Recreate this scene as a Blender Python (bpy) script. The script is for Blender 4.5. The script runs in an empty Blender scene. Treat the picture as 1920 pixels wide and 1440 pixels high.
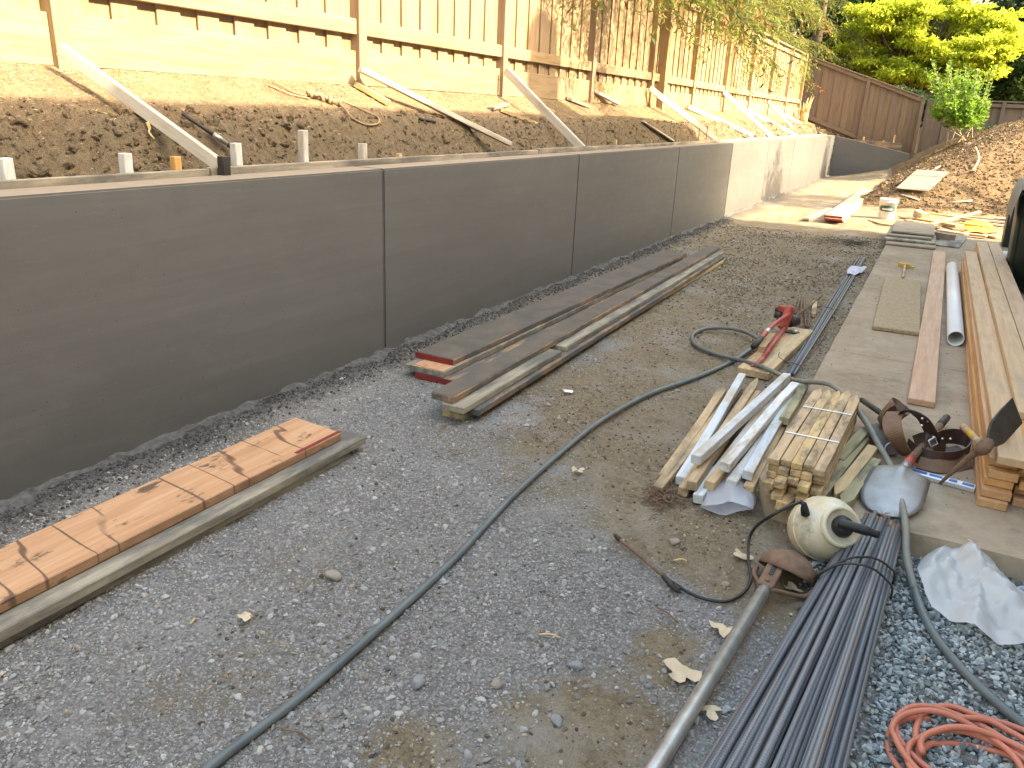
import bpy, bmesh, math, random
import numpy as np
from mathutils import Vector, Matrix, Quaternion
random.seed(7); rng=np.random.default_rng(11)
SC=bpy.context.scene; COL=SC.collection; R_=math.radians

# ------------------------------------------------------------------ camera, sky, sun, exposure
CAMH=1.62; FPX=1480.0; VPX,VPY,ROLL=1781.0,238.0,0.045      # solved from the wall, its joints and the fence posts
def _axes():
    c=lambda u,v:np.array([(u-960)/FPX,-(v-720)/FPX,-1.0])
    y=c(VPX,VPY); y/=np.linalg.norm(y)
    n=np.cross(c(VPX-1000,VPY-1000*ROLL),y); n/=np.linalg.norm(n)
    if n[1]<0: n=-n
    return np.array([np.cross(y,n),y,n])
RW=_axes()
cam_d=bpy.data.cameras.new('camera'); cam=bpy.data.objects.new('camera',cam_d); COL.objects.link(cam)
cam_d.sensor_fit='HORIZONTAL'; cam_d.sensor_width=36.0; cam_d.lens=FPX/1920*36.0
cam_d.clip_start=0.05; cam_d.clip_end=2000
M=Matrix([[*RW[0],0],[*RW[1],0],[*RW[2],CAMH],[0,0,0,1]]); cam.matrix_world=M
SC.camera=cam
SUN_EL,SUN_AZ=R_(36.0),R_(3.0)            # the sun stands over +X, a trace towards +Y
sun_dir=Vector((math.cos(SUN_EL)*math.cos(SUN_AZ),math.cos(SUN_EL)*math.sin(SUN_AZ),math.sin(SUN_EL)))
W=bpy.data.worlds.new('World'); SC.world=W; W.use_nodes=True
wn=W.node_tree; sky=wn.nodes.new('ShaderNodeTexSky'); sky.sky_type='NISHITA'; sky.sun_disc=False
sky.sun_elevation=SUN_EL; sky.sun_rotation=math.pi/2-SUN_AZ; sky.air_density=2.2; sky.dust_density=7.0; sky.ozone_density=1.1
bg=wn.nodes['Background']; bg.inputs[1].default_value=0.15; wn.links.new(sky.outputs[0],bg.inputs[0])
sl=bpy.data.lights.new('sun','SUN'); sl.energy=3.5; sl.angle=R_(0.6); sl.color=(1.0,0.82,0.56)
so=bpy.data.objects.new('sun',sl); COL.objects.link(so); so.location=(30,0,30)
so.rotation_euler=sun_dir.to_track_quat('Z','Y').to_euler()
SC.view_settings.view_transform='Standard'; SC.view_settings.look='None'
SC.view_settings.exposure=2.38; SC.view_settings.gamma=1.0; SC.view_settings.use_curve_mapping=False
SC.render.engine='CYCLES'

# ------------------------------------------------------------------ pixel -> place (1920x1440 pixels of the photograph)
def ray(u,v): return RW@np.array([(u-960)/FPX,-(v-720)/FPX,-1.0])
def G(u,v,z=0.0):
    d=ray(u,v); t=(z-CAMH)/d[2]; return Vector((d[0]*t,d[1]*t,z))
def AX(u,v,X):
    d=ray(u,v); t=X/d[0]; return Vector((X,d[1]*t,CAMH+d[2]*t))
def AY(u,v,Y):
    d=ray(u,v); t=Y/d[1]; return Vector((d[0]*t,Y,CAMH+d[2]*t))

# ------------------------------------------------------------------ noise (numpy)
def _h(i,j,s):
    a=(i.astype(np.int64)*374761393+j.astype(np.int64)*668265263+s*974711)&0x7fffffff
    a=((a^(a>>13))*1274126177)&0x7fffffff
    return ((a^(a>>16))&0xffff)/65535.0
def vnoise(x,y,s=0):
    x=np.asarray(x,float); y=np.asarray(y,float)
    i=np.floor(x);j=np.floor(y);fx=x-i;fy=y-j;i=i.astype(np.int64);j=j.astype(np.int64)
    fx=fx*fx*(3-2*fx);fy=fy*fy*(3-2*fy)
    return ((_h(i,j,s)*(1-fx)+_h(i+1,j,s)*fx)*(1-fy)+(_h(i,j+1,s)*(1-fx)+_h(i+1,j+1,s)*fx)*fy)*2-1
def fbm(x,y,o=4,s=0,g=.5):
    r=0;a=1;n=0
    for k in range(o):
        r=r+a*vnoise(x*2**k+k*17.3,y*2**k-k*9.1,s+k);n+=a;a*=g
    return r/n
def sst(a,b,x):
    t=np.clip((x-a)/(b-a),0,1);return t*t*(3-2*t)

# ------------------------------------------------------------------ object helpers
WM={}
def setp(o,parent,mw):
    WM[o.name]=mw.copy()
    if parent is not None:
        o.parent=parent; o.matrix_parent_inverse=WM[parent.name].inverted()
    o.matrix_basis=mw
    return o
def tag(o,label=None,cat=None,group=None,kind=None):
    if label:o['label']=label
    if cat:o['category']=cat
    if group:o['group']=group
    if kind:o['kind']=kind
    return o
def empty(name,loc,label,cat,group=None):
    o=bpy.data.objects.new(name,None); COL.objects.link(o); o.empty_display_size=.1
    setp(o,None,Matrix.Translation(Vector(loc))); return tag(o,label,cat,group)
def mesh(name,verts,faces,m=None,parent=None,mw=None,smooth=False):
    me=bpy.data.meshes.new(name); me.from_pydata([tuple(v) for v in verts],[],[tuple(f) for f in faces]); me.update()
    return mobj(name,me,m,parent,mw,smooth)
def mobj(name,me,m=None,parent=None,mw=None,smooth=False):
    if m is not None and len(me.materials)==0: me.materials.append(m)
    if smooth:
        me.polygons.foreach_set('use_smooth',[True]*len(me.polygons))
    o=bpy.data.objects.new(name,me); COL.objects.link(o)
    return setp(o,parent,mw if mw is not None else Matrix.Identity(4))
def bmobj(name,bm,m=None,parent=None,mw=None,smooth=False):
    me=bpy.data.meshes.new(name); bm.to_mesh(me); bm.free(); return mobj(name,me,m,parent,mw,smooth)
def npmesh(name,V,F,m=None,parent=None,smooth=False,mw=None):
    """fast mesh from arrays: V (n,3), F (k,4) or (k,3)"""
    V=np.asarray(V,np.float32);F=np.asarray(F,np.int32);k=F.shape[1]
    me=bpy.data.meshes.new(name); me.vertices.add(len(V)); me.vertices.foreach_set('co',V.ravel())
    me.loops.add(F.size); me.loops.foreach_set('vertex_index',F.ravel())
    me.polygons.add(len(F)); me.polygons.foreach_set('loop_start',np.arange(0,F.size,k,dtype=np.int32))
    me.polygons.foreach_set('loop_total',np.full(len(F),k,np.int32)); me.update(calc_edges=True); me.validate()
    return mobj(name,me,m,parent,mw,smooth)
_bc={}
def boxmesh(L,w,h,bev=.003,seg=1,point=0,bow=0,key=None,cut=0):
    """box centred at the origin, length on local X; point = length of a pointed tip at +X; cut = skewed end"""
    k=(round(L,3),round(w,4),round(h,4),bev,seg,point,bow,key,cut)
    if k in _bc: return _bc[k]
    bm=bmesh.new(); bmesh.ops.create_cube(bm,size=1)
    for v in bm.verts: v.co=Vector((v.co.x*L,v.co.y*w,v.co.z*h))
    if seg>1:
        es=[e for e in bm.edges if abs(e.verts[0].co.x-e.verts[1].co.x)>L*.9]
        bmesh.ops.subdivide_edges(bm,edges=es,cuts=seg-1)
    if point:
        for v in bm.verts:
            if v.co.x>L/2-1e-4: v.co.y*=.18; v.co.z=v.co.z*.8
        # shoulder of the tip
        xs=L/2-point
        geom=bm.verts[:]+bm.edges[:]+bm.faces[:]
        bmesh.ops.bisect_plane(bm,geom=geom,plane_co=(xs,0,0),plane_no=(1,0,0))
        for v in bm.verts:
            if abs(v.co.x-xs)<1e-4: v.co.y=math.copysign(w/2,v.co.y)
            elif v.co.x<xs: v.co.y=math.copysign(w/2,v.co.y)
    if cut:
        for v in bm.verts:
            if v.co.x>L/2-1e-4: v.co.x+=cut*(v.co.y/w)
            if v.co.x<-L/2+1e-4: v.co.x-=cut*.6*(v.co.y/w)
    if bev:
        es=[e for e in bm.edges if len(e.link_faces)==2 and e.calc_face_angle(0)>.5]
        bmesh.ops.bevel(bm,geom=es,offset=min(bev,h*.3,w*.3),segments=1,affect='EDGES',profile=.5)
    if bow:
        r=random.Random(str(k)); a=r.uniform(-1,1);b=r.uniform(-1,1);c=r.uniform(0,6)
        for v in bm.verts:
            t=v.co.x/L
            v.co.z+=0 ; v.co.y+=bow*(a*(1-4*t*t)+.4*math.sin(5*t+c)); v.co.z+=.35*bow*b*math.sin(7*t+c)
    me=bpy.data.meshes.new('board'); bm.to_mesh(me); bm.free(); _bc[k]=me; return me
def frame(p0,p1,up=(0,0,1)):
    p0=Vector(p0);p1=Vector(p1);x=(p1-p0).normalized();u=Vector(up)
    y=u.cross(x)
    if y.length<1e-5: y=Vector((0,1,0)).cross(x)
    y.normalize();z=x.cross(y)
    m=Matrix((x,y,z)).transposed().to_4x4(); m.translation=(p0+p1)/2; return m
def beam(name,p0,p1,w,h,m,parent=None,up=(0,0,1),roll=0,uniq=True,**kw):
    p0=Vector(p0);p1=Vector(p1);L=(p1-p0).length
    me=boxmesh(L,w,h,key=(m.name,),**kw)
    mw=frame(p0,p1,up)
    if roll: mw=mw@Matrix.Rotation(roll,4,'X')
    return mobj(name,me,m,parent,mw)
def cat_rom(P,n=8,closed=False):
    P=[Vector(p) for p in P];out=[];N=len(P)
    for i in range(N if closed else N-1):
        a,b=P[i],P[(i+1)%N]; p=P[i-1] if (i>0 or closed) else a*2-b; q=P[(i+2)%N] if (closed or i+2<N) else b*2-a
        for k in range(n):
            t=k/n
            out.append(.5*((2*a)+(b-p)*t+(2*p-5*a+4*b-q)*t*t+(3*a-p-3*b+q)*t**3))
    if not closed: out.append(P[-1])
    return out
def tubegeo(path,r,n=8,caps=True):
    path=[Vector(p) for p in path]; rs=r if hasattr(r,'__len__') else [r]*len(path)
    V=[];F=[];t0=(path[1]-path[0]).normalized()
    nrm=t0.orthogonal().normalized()
    for i,p in enumerate(path):
        t=(path[min(i+1,len(path)-1)]-path[max(i-1,0)]).normalized()
        nrm=(nrm-t*nrm.dot(t)); nrm=nrm.normalized() if nrm.length>1e-6 else t.orthogonal().normalized()
        b=t.cross(nrm)
        for k in range(n):
            a=2*math.pi*k/n; V.append(p+(nrm*math.cos(a)+b*math.sin(a))*rs[i])
    for i in range(len(path)-1):
        for k in range(n):
            a=i*n+k;b_=i*n+(k+1)%n;F.append((a,b_,b_+n,a+n))
    if caps: F.append(tuple(range(n-1,-1,-1)));F.append(tuple(range((len(path)-1)*n,len(path)*n)))
    return V,F
def tube(name,path,r,m,parent=None,n=8,smooth=True,sub=0,caps=True):
    if sub: path=cat_rom(path,sub)
    if hasattr(r,'__len__') and len(r)!=len(path): r=list(np.interp(np.linspace(0,1,len(path)),np.linspace(0,1,len(r)),r))
    V,F=tubegeo(path,r,n,caps)
    o=Vector(path[0]) if parent is None else Vector((0,0,0))
    return mesh(name,[v-o for v in V],F,m,parent,Matrix.Translation(o),smooth)
def lathegeo(prof,n=24):
    V=[];F=[]
    for (r,z) in prof:
        for k in range(n):
            a=2*math.pi*k/n;V.append((r*math.cos(a),r*math.sin(a),z))
    for i in range(len(prof)-1):
        for k in range(n):
            a=i*n+k;b=i*n+(k+1)%n;F.append((a,b,b+n,a+n))
    F.append(tuple(range(n-1,-1,-1)));F.append(tuple(range((len(prof)-1)*n,len(prof)*n)))
    return V,F
def lathe(name,prof,m,parent=None,mw=None,n=24,smooth=True):
    V,F=lathegeo(prof,n); return mesh(name,V,F,m,parent,mw,smooth)
def xform(loc,z=(0,0,1),x=None):
    z=Vector(z).normalized(); x=Vector(x) if x is not None else z.orthogonal()
    x=(x-z*x.dot(z)).normalized(); y=z.cross(x)
    m=Matrix((x,y,z)).transposed().to_4x4(); m.translation=Vector(loc); return m

# ------------------------------------------------------------------ material helpers
class NT:
    def __init__(s,name):
        s.m=bpy.data.materials.new(name); s.m.use_nodes=True; s.t=s.m.node_tree; s.b=s.t.nodes['Principled BSDF']
        s.out=s.t.nodes['Material Output']
    def n(s,typ,_p=None,**inp):
        nd=s.t.nodes.new('ShaderNode'+typ)
        for k,v in (_p or {}).items(): setattr(nd,k,v)
        for k,v in inp.items():
            k=k.replace('_',' '); i=int(k[1:]) if k[0]=='i' and k[1:].isdigit() else k
            s.set(nd.inputs[i],v)
        return nd
    def set(s,sock,v):
        if isinstance(v,bpy.types.NodeSocket): s.t.links.new(v,sock)
        elif isinstance(v,(tuple,list)) and len(v)==3 and sock.type=='RGBA': sock.default_value=(*v,1)
        else: sock.default_value=v
    def obj(s): return s.n('TexCoord').outputs['Object']
    def pos(s): return s.n('NewGeometry').outputs['Position']
    def mapv(s,v,scale=(1,1,1),loc=(0,0,0)):
        return s.n('Mapping',Vector=v,Scale=scale,Location=loc).outputs[0]
    def noise(s,v,scale,detail=3,rough=.55,dist=0):
        return s.n('TexNoise',Vector=v,Scale=float(scale),Detail=float(detail),Roughness=rough,Distortion=float(dist)).outputs[0]
    def ramp(s,f,stops):
        nd=s.n('ValToRGB',Fac=f); e=nd.color_ramp.elements
        while len(e)<len(stops): e.new(.5)
        for k,(p,c) in enumerate(stops):
            e[k].position=p; e[k].color=(*c,1) if hasattr(c,'__len__') else (c,c,c,1)
        return nd.outputs[0]
    def mix(s,f,a,b,mode='MIX'):
        nd=s.t.nodes.new('ShaderNodeMix'); nd.data_type='RGBA'; nd.blend_type=mode
        s.set(nd.inputs[0],f); s.set(nd.inputs[6],a); s.set(nd.inputs[7],b); return nd.outputs[2]
    def math(s,op,a,b=0.0,c=None):
        nd=s.t.nodes.new('ShaderNodeMath'); nd.operation=op; s.set(nd.inputs[0],a); s.set(nd.inputs[1],b)
        if c is not None: s.set(nd.inputs[2],c)
        return nd.outputs[0]
    def bump(s,h,st=.4,d=.01,nrm=None):
        nd=s.n('Bump',Height=h,Strength=st,Distance=d)
        if nrm is not None: s.set(nd.inputs['Normal'],nrm)
        return nd.outputs[0]
    def rnd(s): return s.n('ObjectInfo').outputs['Random']
    def offs(s,v,amt=20.0):
        r=s.rnd(); c=s.n('CombineXYZ',X=s.math('MULTIPLY',r,amt),Y=s.math('MULTIPLY',r,amt*1.7),Z=s.math('MULTIPLY',r,amt*.6)).outputs[0]
        return s.n('VectorMath',{'operation':'ADD'},i0=v,i1=c).outputs[0]
    def done(s,col=None,rough=None,nrm=None,metal=None,spec=None):
        if col is not None:s.set(s.b.inputs['Base Color'],col)
        if rough is not None:s.set(s.b.inputs['Roughness'],rough)
        if nrm is not None:s.set(s.b.inputs['Normal'],nrm)
        if metal is not None:s.set(s.b.inputs['Metallic'],metal)
        if spec is not None:s.set(s.b.inputs['Specular IOR Level'],spec)
        return s.m
def wood(name,c1,c2,c3=None,rough=.7,var=.25,dirt=0.0,dirtcol=(.05,.045,.04),grain=1.0,bump=.25,dscale=3.0,paint=None,pamt=.5):
    s=NT(name); v=s.offs(s.obj())
    g=s.noise(s.mapv(v,(.9,16*grain,16*grain)),2.2,5,.6,.6)
    f=s.noise(s.mapv(v,(3,120,120)),1.0,3,.6)
    col=s.ramp(g,[(.25,c2),(.5,c1),(.75,c3 or c1)])
    col=s.mix(s.math('MULTIPLY',f,.35),col,c2,'MULTIPLY')
    # knots
    bl=s.noise(s.mapv(v,(1.1,4,4),(7,3,1)),2.7,5,.7); col=s.mix(s.ramp(bl,[(.52,0),(.72,.42)]),col,(c2[0]*.62,c2[1]*.58,c2[2]*.55))
    k=s.n('TexVoronoi',{'feature':'F1'},Vector=s.mapv(v,(1.3,7,7)),Scale=1.0).outputs[0]
    col=s.mix(s.ramp(k,[(.0,.8),(.11,0)]),col,(c2[0]*.35,c2[1]*.28,c2[2]*.25))
    r=s.rnd()
    hv=s.n('HueSaturation',Hue=s.math('ADD',.494,s.math('MULTIPLY',r,.012)),Saturation=s.math('ADD',.93,s.math('MULTIPLY',r,.16)),Value=s.math('ADD',1-var,s.math('MULTIPLY',r,2*var)),Color=col)
    col=hv.outputs[0]
    if paint is not None:
        pn=s.noise(s.mapv(v,(1.2,7,7)),3.0,6,.7)
        col=s.mix(s.ramp(pn,[(pamt-.05,0),(pamt+.05,1)]),col,paint)
    if dirt>0:
        dn=s.noise(s.mapv(v,(.6,2,2)),dscale,6,.68)
        col=s.mix(s.ramp(dn,[(.62-dirt*.5,0),(.80-dirt*.5,1)]),col,dirtcol)
    return s.done(col,rough,s.bump(s.math('ADD',g,f),bump,.004))
def plain(name,c,rough=.6,metal=0.0,var=.15,scale=8,bump=.1,c2=None,spec=None,det=4):
    s=NT(name); v=s.offs(s.obj(),5); n=s.noise(v,scale,det,.6)
    c2=c2 or tuple(x*(1-2*var) for x in c)
    return s.done(s.ramp(n,[(.3,c2),(.68,c)]),rough,s.bump(n,bump,.004) if bump else None,metal,spec)
def leafmat(name,c1,c2,trans=.35,rough=.55):
    s=NT(name); t=s.t; n=s.noise(s.pos(),1.1,3,.6); r=s.n('NewGeometry').outputs['Random Per Island']
    col=s.ramp(s.math('ADD',s.math('MULTIPLY',n,.6),s.math('MULTIPLY',r,.4)),[(.3,c2),(.7,c1)])
    s.done(col,rough,spec=.25)
    tr=s.n('BsdfTranslucent',Color=s.mix(.5,col,tuple(min(1,x*1.6) for x in c1)))
    mx=s.n('MixShader',Fac=trans); t.links.new(s.b.outputs[0],mx.inputs[1]); t.links.new(tr.outputs[0],mx.inputs[2])
    t.links.new(mx.outputs[0],s.out.inputs[0]); return s.m
# ------------------------------------------------------------------ materials of the setting
def ground_mat():
    s=NT('gravel_and_dirt'); p=s.pos(); a=s.n('Attribute',{'attribute_name':'grav'}).outputs['Fac']
    n1=s.noise(p,2.3,6,.65); n2=s.noise(p,38,5,.7); n3=s.noise(p,190,3,.65); n4=s.noise(p,.7,4,.6)
    vo=s.n('TexVoronoi',{'feature':'F1'},Vector=p,Scale=75.0); vc=vo.outputs['Color']; vd=vo.outputs['Distance']
    vo2=s.n('TexVoronoi',{'feature':'F1'},Vector=p,Scale=170.0)
    gv=s.ramp(s.n('SeparateColor',Color=vc).outputs[0],[(.0,(.16,.148,.134)),(.5,(.255,.241,.222)),(1,(.36,.345,.325))])
    gv2=s.ramp(s.n('SeparateColor',Color=vo2.outputs['Color']).outputs[0],[(0,(.15,.138,.124)),(.6,(.265,.25,.23)),(1,(.42,.405,.385))])
    gcol=s.mix(s.ramp(n2,[(.4,0),(.6,1)]),gv,gv2)
    gcol=s.mix(s.ramp(vd,[(.3,0),(.7,.5)]),gcol,(.11,.097,.083))
    dcol=s.ramp(n2,[(.25,(.125,.096,.058)),(.5,(.245,.192,.12)),(.8,(.36,.29,.19))])
    dcol=s.mix(s.ramp(n3,[(.55,0),(.72,.75)]),dcol,(.37,.31,.235))
    dcol=s.mix(s.ramp(n3,[(.28,.85),(.44,0)]),dcol,(.07,.052,.038))
    dcol=s.mix(s.ramp(n4,[(.35,0),(.7,.55)]),dcol,(.20,.162,.108))
    nm=s.noise(p,9,6,.72); dcol=s.mix(s.ramp(nm,[(.34,.55),(.48,0)]),dcol,(.105,.08,.05)); dcol=s.mix(s.ramp(nm,[(.56,0),(.72,.5)]),dcol,(.31,.265,.195))
    f=s.math('ADD',a,s.math('MULTIPLY',s.math('SUBTRACT',n1,.5),1.1)); f=s.math('ADD',f,s.math('MULTIPLY',s.math('SUBTRACT',n2,.5),.9))
    col=s.mix(s.ramp(f,[(.38,0),(.66,1)]),dcol,gcol)
    dust=s.ramp(n1,[(.48,0),(.72,.55)])
    col=s.mix(dust,col,(.36,.34,.31))
    wx=s.n('SeparateXYZ',Vector=p).outputs[0]; fl=s.ramp(s.math('ADD',s.math('ADD',wx,3.1),s.math('MULTIPLY',s.math('SUBTRACT',n1,.5),.35)),[(.10,.8),(.34,0)]); col=s.mix(fl,col,s.ramp(n2,[(.35,(.05,.048,.046)),(.7,(.125,.12,.115))]))   # cement slurry soaked in along the wall
    h=s.math('ADD',s.math('MULTIPLY',n2,.7),s.math('ADD',s.math('MULTIPLY',n3,.35),s.math('MULTIPLY',vd,-.25)))
    return s.done(col,.93,s.bump(h,1.0,.022),spec=.2)
def earth_mat(name,c1,c2,c3,sc=1.0,fresh=None):
    s=NT(name); p=s.pos(); n1=s.noise(p,3.0*sc,6,.65); n2=s.noise(p,26*sc,6,.7); n3=s.noise(p,130*sc,3,.65)
    col=s.ramp(s.math('ADD',s.math('MULTIPLY',n1,.5),s.math('MULTIPLY',n2,.5)),[(.3,c2),(.5,c1),(.7,c3)])
    col=s.mix(s.ramp(n3,[(.58,0),(.74,.7)]),col,tuple(min(1,x*1.7) for x in c3))
    col=s.mix(s.ramp(n3,[(.25,.7),(.42,0)]),col,tuple(x*.4 for x in c2))
    if fresh:    # darker soil tone over the scarp, on the wall side
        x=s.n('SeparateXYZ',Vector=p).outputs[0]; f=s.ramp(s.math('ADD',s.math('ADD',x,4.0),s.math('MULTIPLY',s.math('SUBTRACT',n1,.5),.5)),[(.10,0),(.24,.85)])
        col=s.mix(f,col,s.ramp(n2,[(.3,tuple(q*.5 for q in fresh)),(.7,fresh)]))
    return s.done(col,.95,s.bump(s.math('ADD',n2,s.math('MULTIPLY',n3,.6)),.9,.02),spec=.15)
def concrete_wall_mat():
    s=NT('fresh_dark_concrete'); v=s.offs(s.pos(),0.0); 
    st=s.noise(s.mapv(v,(1,.35,9)),1.6,6,.62,.4); big=s.noise(s.mapv(v,(1,.5,1.1)),.9,4,.6); fine=s.noise(v,90,3,.6)
    sw=s.noise(s.mapv(v,(1,1.2,3.2)),2.4,5,.65,1.2); mk=s.noise(s.mapv(v,(1,3,30)),3,4,.7)
    col=s.ramp(s.math('ADD',s.math('MULTIPLY',st,.4),s.math('MULTIPLY',big,.6)),[(.25,(.090,.089,.087)),(.5,(.114,.112,.108)),(.75,(.145,.142,.136))])
    col=s.mix(s.ramp(sw,[(.5,0),(.8,.45)]),col,(.16,.153,.143))
    # darker towards the foot of the wall
    z=s.n('SeparateXYZ',Vector=s.pos()).outputs[2]
    wet=s.ramp(s.math('ADD',z,s.math('MULTIPLY',s.math('SUBTRACT',sw,.5),.35)),[(.0,.5),(.45,0)])
    col=s.mix(wet,col,(.078,.076,.073))
    col=s.mix(s.ramp(fine,[(.68,0),(.76,.5)]),col,(.05,.05,.048))
    col=s.mix(s.ramp(mk,[(.64,0),(.72,.4)]),col,(.20,.195,.185))
    ph=s.n('TexVoronoi',{'feature':'F1'},Vector=v,Scale=17.0); col=s.mix(s.ramp(ph.outputs[0],[(.03,.8),(.07,0)]),col,(.03,.03,.03))   # blow holes
    sp=s.noise(s.mapv(v,(1,1,1),(4,9,2)),3.4,7,.75); col=s.mix(s.ramp(sp,[(.60,0),(.68,.22)]),col,(.08,.077,.073))
    nz=s.n('SeparateXYZ',Vector=s.n('NewGeometry').outputs['Normal']).outputs[2]; col=s.mix(s.ramp(nz,[(.6,0),(.9,.8)]),col,(.27,.225,.175))   # upward faces painted lighter tan, sky light put into the colour
    ro=s.ramp(sw,[(.3,.5),(.7,.72)])
    return s.done(col,ro,s.bump(s.math('ADD',st,s.math('MULTIPLY',fine,.25)),.28,.006),spec=.35)
def slab_mat():
    s=NT('old_patio_concrete'); v=s.pos(); n1=s.noise(v,1.7,6,.65); n2=s.noise(v,14,6,.7); n3=s.noise(v,160,3,.6); st=s.noise(s.mapv(v,(.7,5,1)),3,5,.7)
    col=s.ramp(s.math('ADD',s.math('MULTIPLY',n1,.55),s.math('MULTIPLY',n2,.45)),[(.3,(.215,.155,.097)),(.52,(.335,.26,.178)),(.75,(.43,.35,.255))])
    col=s.mix(s.ramp(st,[(.56,0),(.72,.5)]),col,(.225,.165,.10))
    col=s.mix(s.ramp(n2,[(.66,0),(.74,.55)]),col,(.44,.42,.385))
    col=s.mix(s.ramp(n3,[(.7,0),(.8,.5)]),col,(.12,.1,.08))
    n5=s.noise(s.mapv(v,(1,1,1),(5,2,0)),3.1,7,.75); col=s.mix(s.ramp(n5,[(.55,0),(.7,.55)]),col,(.17,.13,.085)); col=s.mix(s.ramp(n5,[(.3,.45),(.42,0)]),col,(.42,.38,.31))
    return s.done(col,.85,s.bump(s.math('ADD',n2,s.math('MULTIPLY',n3,.5)),.2,.006),spec=.3)
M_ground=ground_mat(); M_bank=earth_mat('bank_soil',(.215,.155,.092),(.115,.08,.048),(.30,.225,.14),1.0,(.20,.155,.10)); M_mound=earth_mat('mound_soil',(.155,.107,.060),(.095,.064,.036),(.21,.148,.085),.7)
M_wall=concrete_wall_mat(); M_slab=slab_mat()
M_spill=plain('wet_concrete_crumbs',(.115,.112,.11),.85,scale=34,bump=1.0,c2=(.04,.04,.04))
M_fence=wood('warm_fence_wood',(.35,.25,.145),(.25,.168,.09),(.42,.31,.19),.75,.10,grain=.7,bump=.15)
M_fence2=wood('brown_stained_fence',(.175,.122,.084),(.135,.092,.063),(.20,.142,.10),.75,.08,grain=.7,bump=.15)
M_grey_fence=wood('weathered_fence',(.16,.12,.095),(.11,.085,.07),(.19,.145,.115),.8,.1,grain=.7,bump=.15)
M_house=plain('house_stucco',(.55,.49,.41),.9,scale=3,var=.05); M_roof=plain('roof_shingle',(.12,.10,.09),.9,scale=20); M_trim=plain('white_trim',(.75,.73,.69),.6,var=.05); M_brick=plain('chimney_brick',(.32,.18,.13),.9,scale=9)
M_glass=NT('window_glass').done((.02,.025,.03),.05)

# ------------------------------------------------------------------ ground
def mound_h(x,y):
    a=.60*(x+1.55+.25*vnoise(y*.5,x*0+3,5)); b=.40*(y-17.3+.35*vnoise(x*.7,x*0+8,6)); c=1.9+.0*x; d=.62*(29.0-y)+.35
    k=.18
    m=-k*np.log(np.exp(-np.clip(a,-3,9)/k)+np.exp(-np.clip(b,-3,9)/k)+np.exp(-c/k)+np.exp(-np.clip(d,-3,9)/k))
    return np.maximum(m,0)
def ground_h(x,y):
    x=np.asarray(x,float);y=np.asarray(y,float)
    z=.014*fbm(x*.9,y*.9,3,1)+.012*fbm(x*4,y*4,4,2)
    near=sst(12,5,y); z=z+near*.0035*fbm(x*22,y*22,2,3)
    z=z-.012*np.exp(-((x+1.35+.1*np.sin(y*.6))/.14)**2)*sst(3,5,y)      # wheelbarrow track
    z=z+.035*np.exp(-((x+3.05)/.11)**2)*(.6+.5*vnoise(x*6,y*6,9))
    rise=sst(24,29,y)*.45*sst(-3.2,-1.0,x); z=z+rise
    mh=mound_h(x,y); z=z+mh+sst(.02,.3,mh)*(.06*fbm(x*2.2,y*2.2,4,4)+.03*fbm(x*9,y*9,2,5))
    return z
def grav(x,y):
    g=.50+.75*fbm(x*1.1+3,y*.8,4,21)+.42*sst(5.0,3.0,y)-.55*sst(3.6,6.0,y)+.20*sst(-1.6,-2.4,x)
    for (px,py,r) in ((-.62,1.68,.26),(-.52,2.9,.36),(-.75,3.6,.45),(-1.1,4.6,.5),(-.5,2.15,.16),(-.95,1.35,.15)):
        g=g-.95*np.exp(-((x-px)**2+(y-py)**2)/r**2)
    g=g+.5*np.exp(-((x+.80)**2+(y-2.25)**2)/.35**2)
    g=g-.45*sst(-1.9,-1.0,x)*sst(2.3,3.0,y)
    return np.clip(g,0,1)
def axis(*parts):
    o=[]
    for a,b,st in parts: o+=list(np.arange(a,b-1e-6,st))
    return np.array(o)
gx=np.concatenate([[-300,-120,-50,-25,-12,-7,-5],axis((-4,1.7,.035),(1.7,6,.15)),[6,8,12,25,60,150,300]])
gy=np.concatenate([[-200,-60,-20,-8,-3,-1],axis((0,1,.1),(1,6.5,.032),(6.5,14,.08),(14,30,.13)),[30,33,40,60,120,300,600]])
def grid(name,gx,gy,hf,m):
    X,Y=np.meshgrid(gx,gy); Z=hf(X,Y); nx,ny=len(gx),len(gy)
    V=np.stack([X,Y,Z],-1).reshape(-1,3); i=np.arange((ny-1)*(nx-1)); r=i//(nx-1); c=i%(nx-1); a=r*nx+c
    F=np.stack([a,a+1,a+nx+1,a+nx],-1); return npmesh(name,V,F,m,smooth=True)
gr=grid('ground',gx,gy,ground_h,M_ground); tag(gr,'crushed gravel and trodden dirt ground of the work yard','ground',kind='structure')
co=np.zeros(len(gr.data.vertices)*3,np.float32); gr.data.vertices.foreach_get('co',co); co=co.reshape(-1,3)
at=gr.data.attributes.new('grav','FLOAT','POINT'); at.data.foreach_set('value',grav(co[:,0],co[:,1]).astype(np.float32))
# mound: second material by height
gr.data.materials.append(M_mound)
fz=mound_h(*[np.array([co[list(p.vertices),k].mean() for p in gr.data.polygons]) for k in (0,1)])
gr.data.polygons.foreach_set('material_index',(fz>.06).astype(np.int32))

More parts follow.
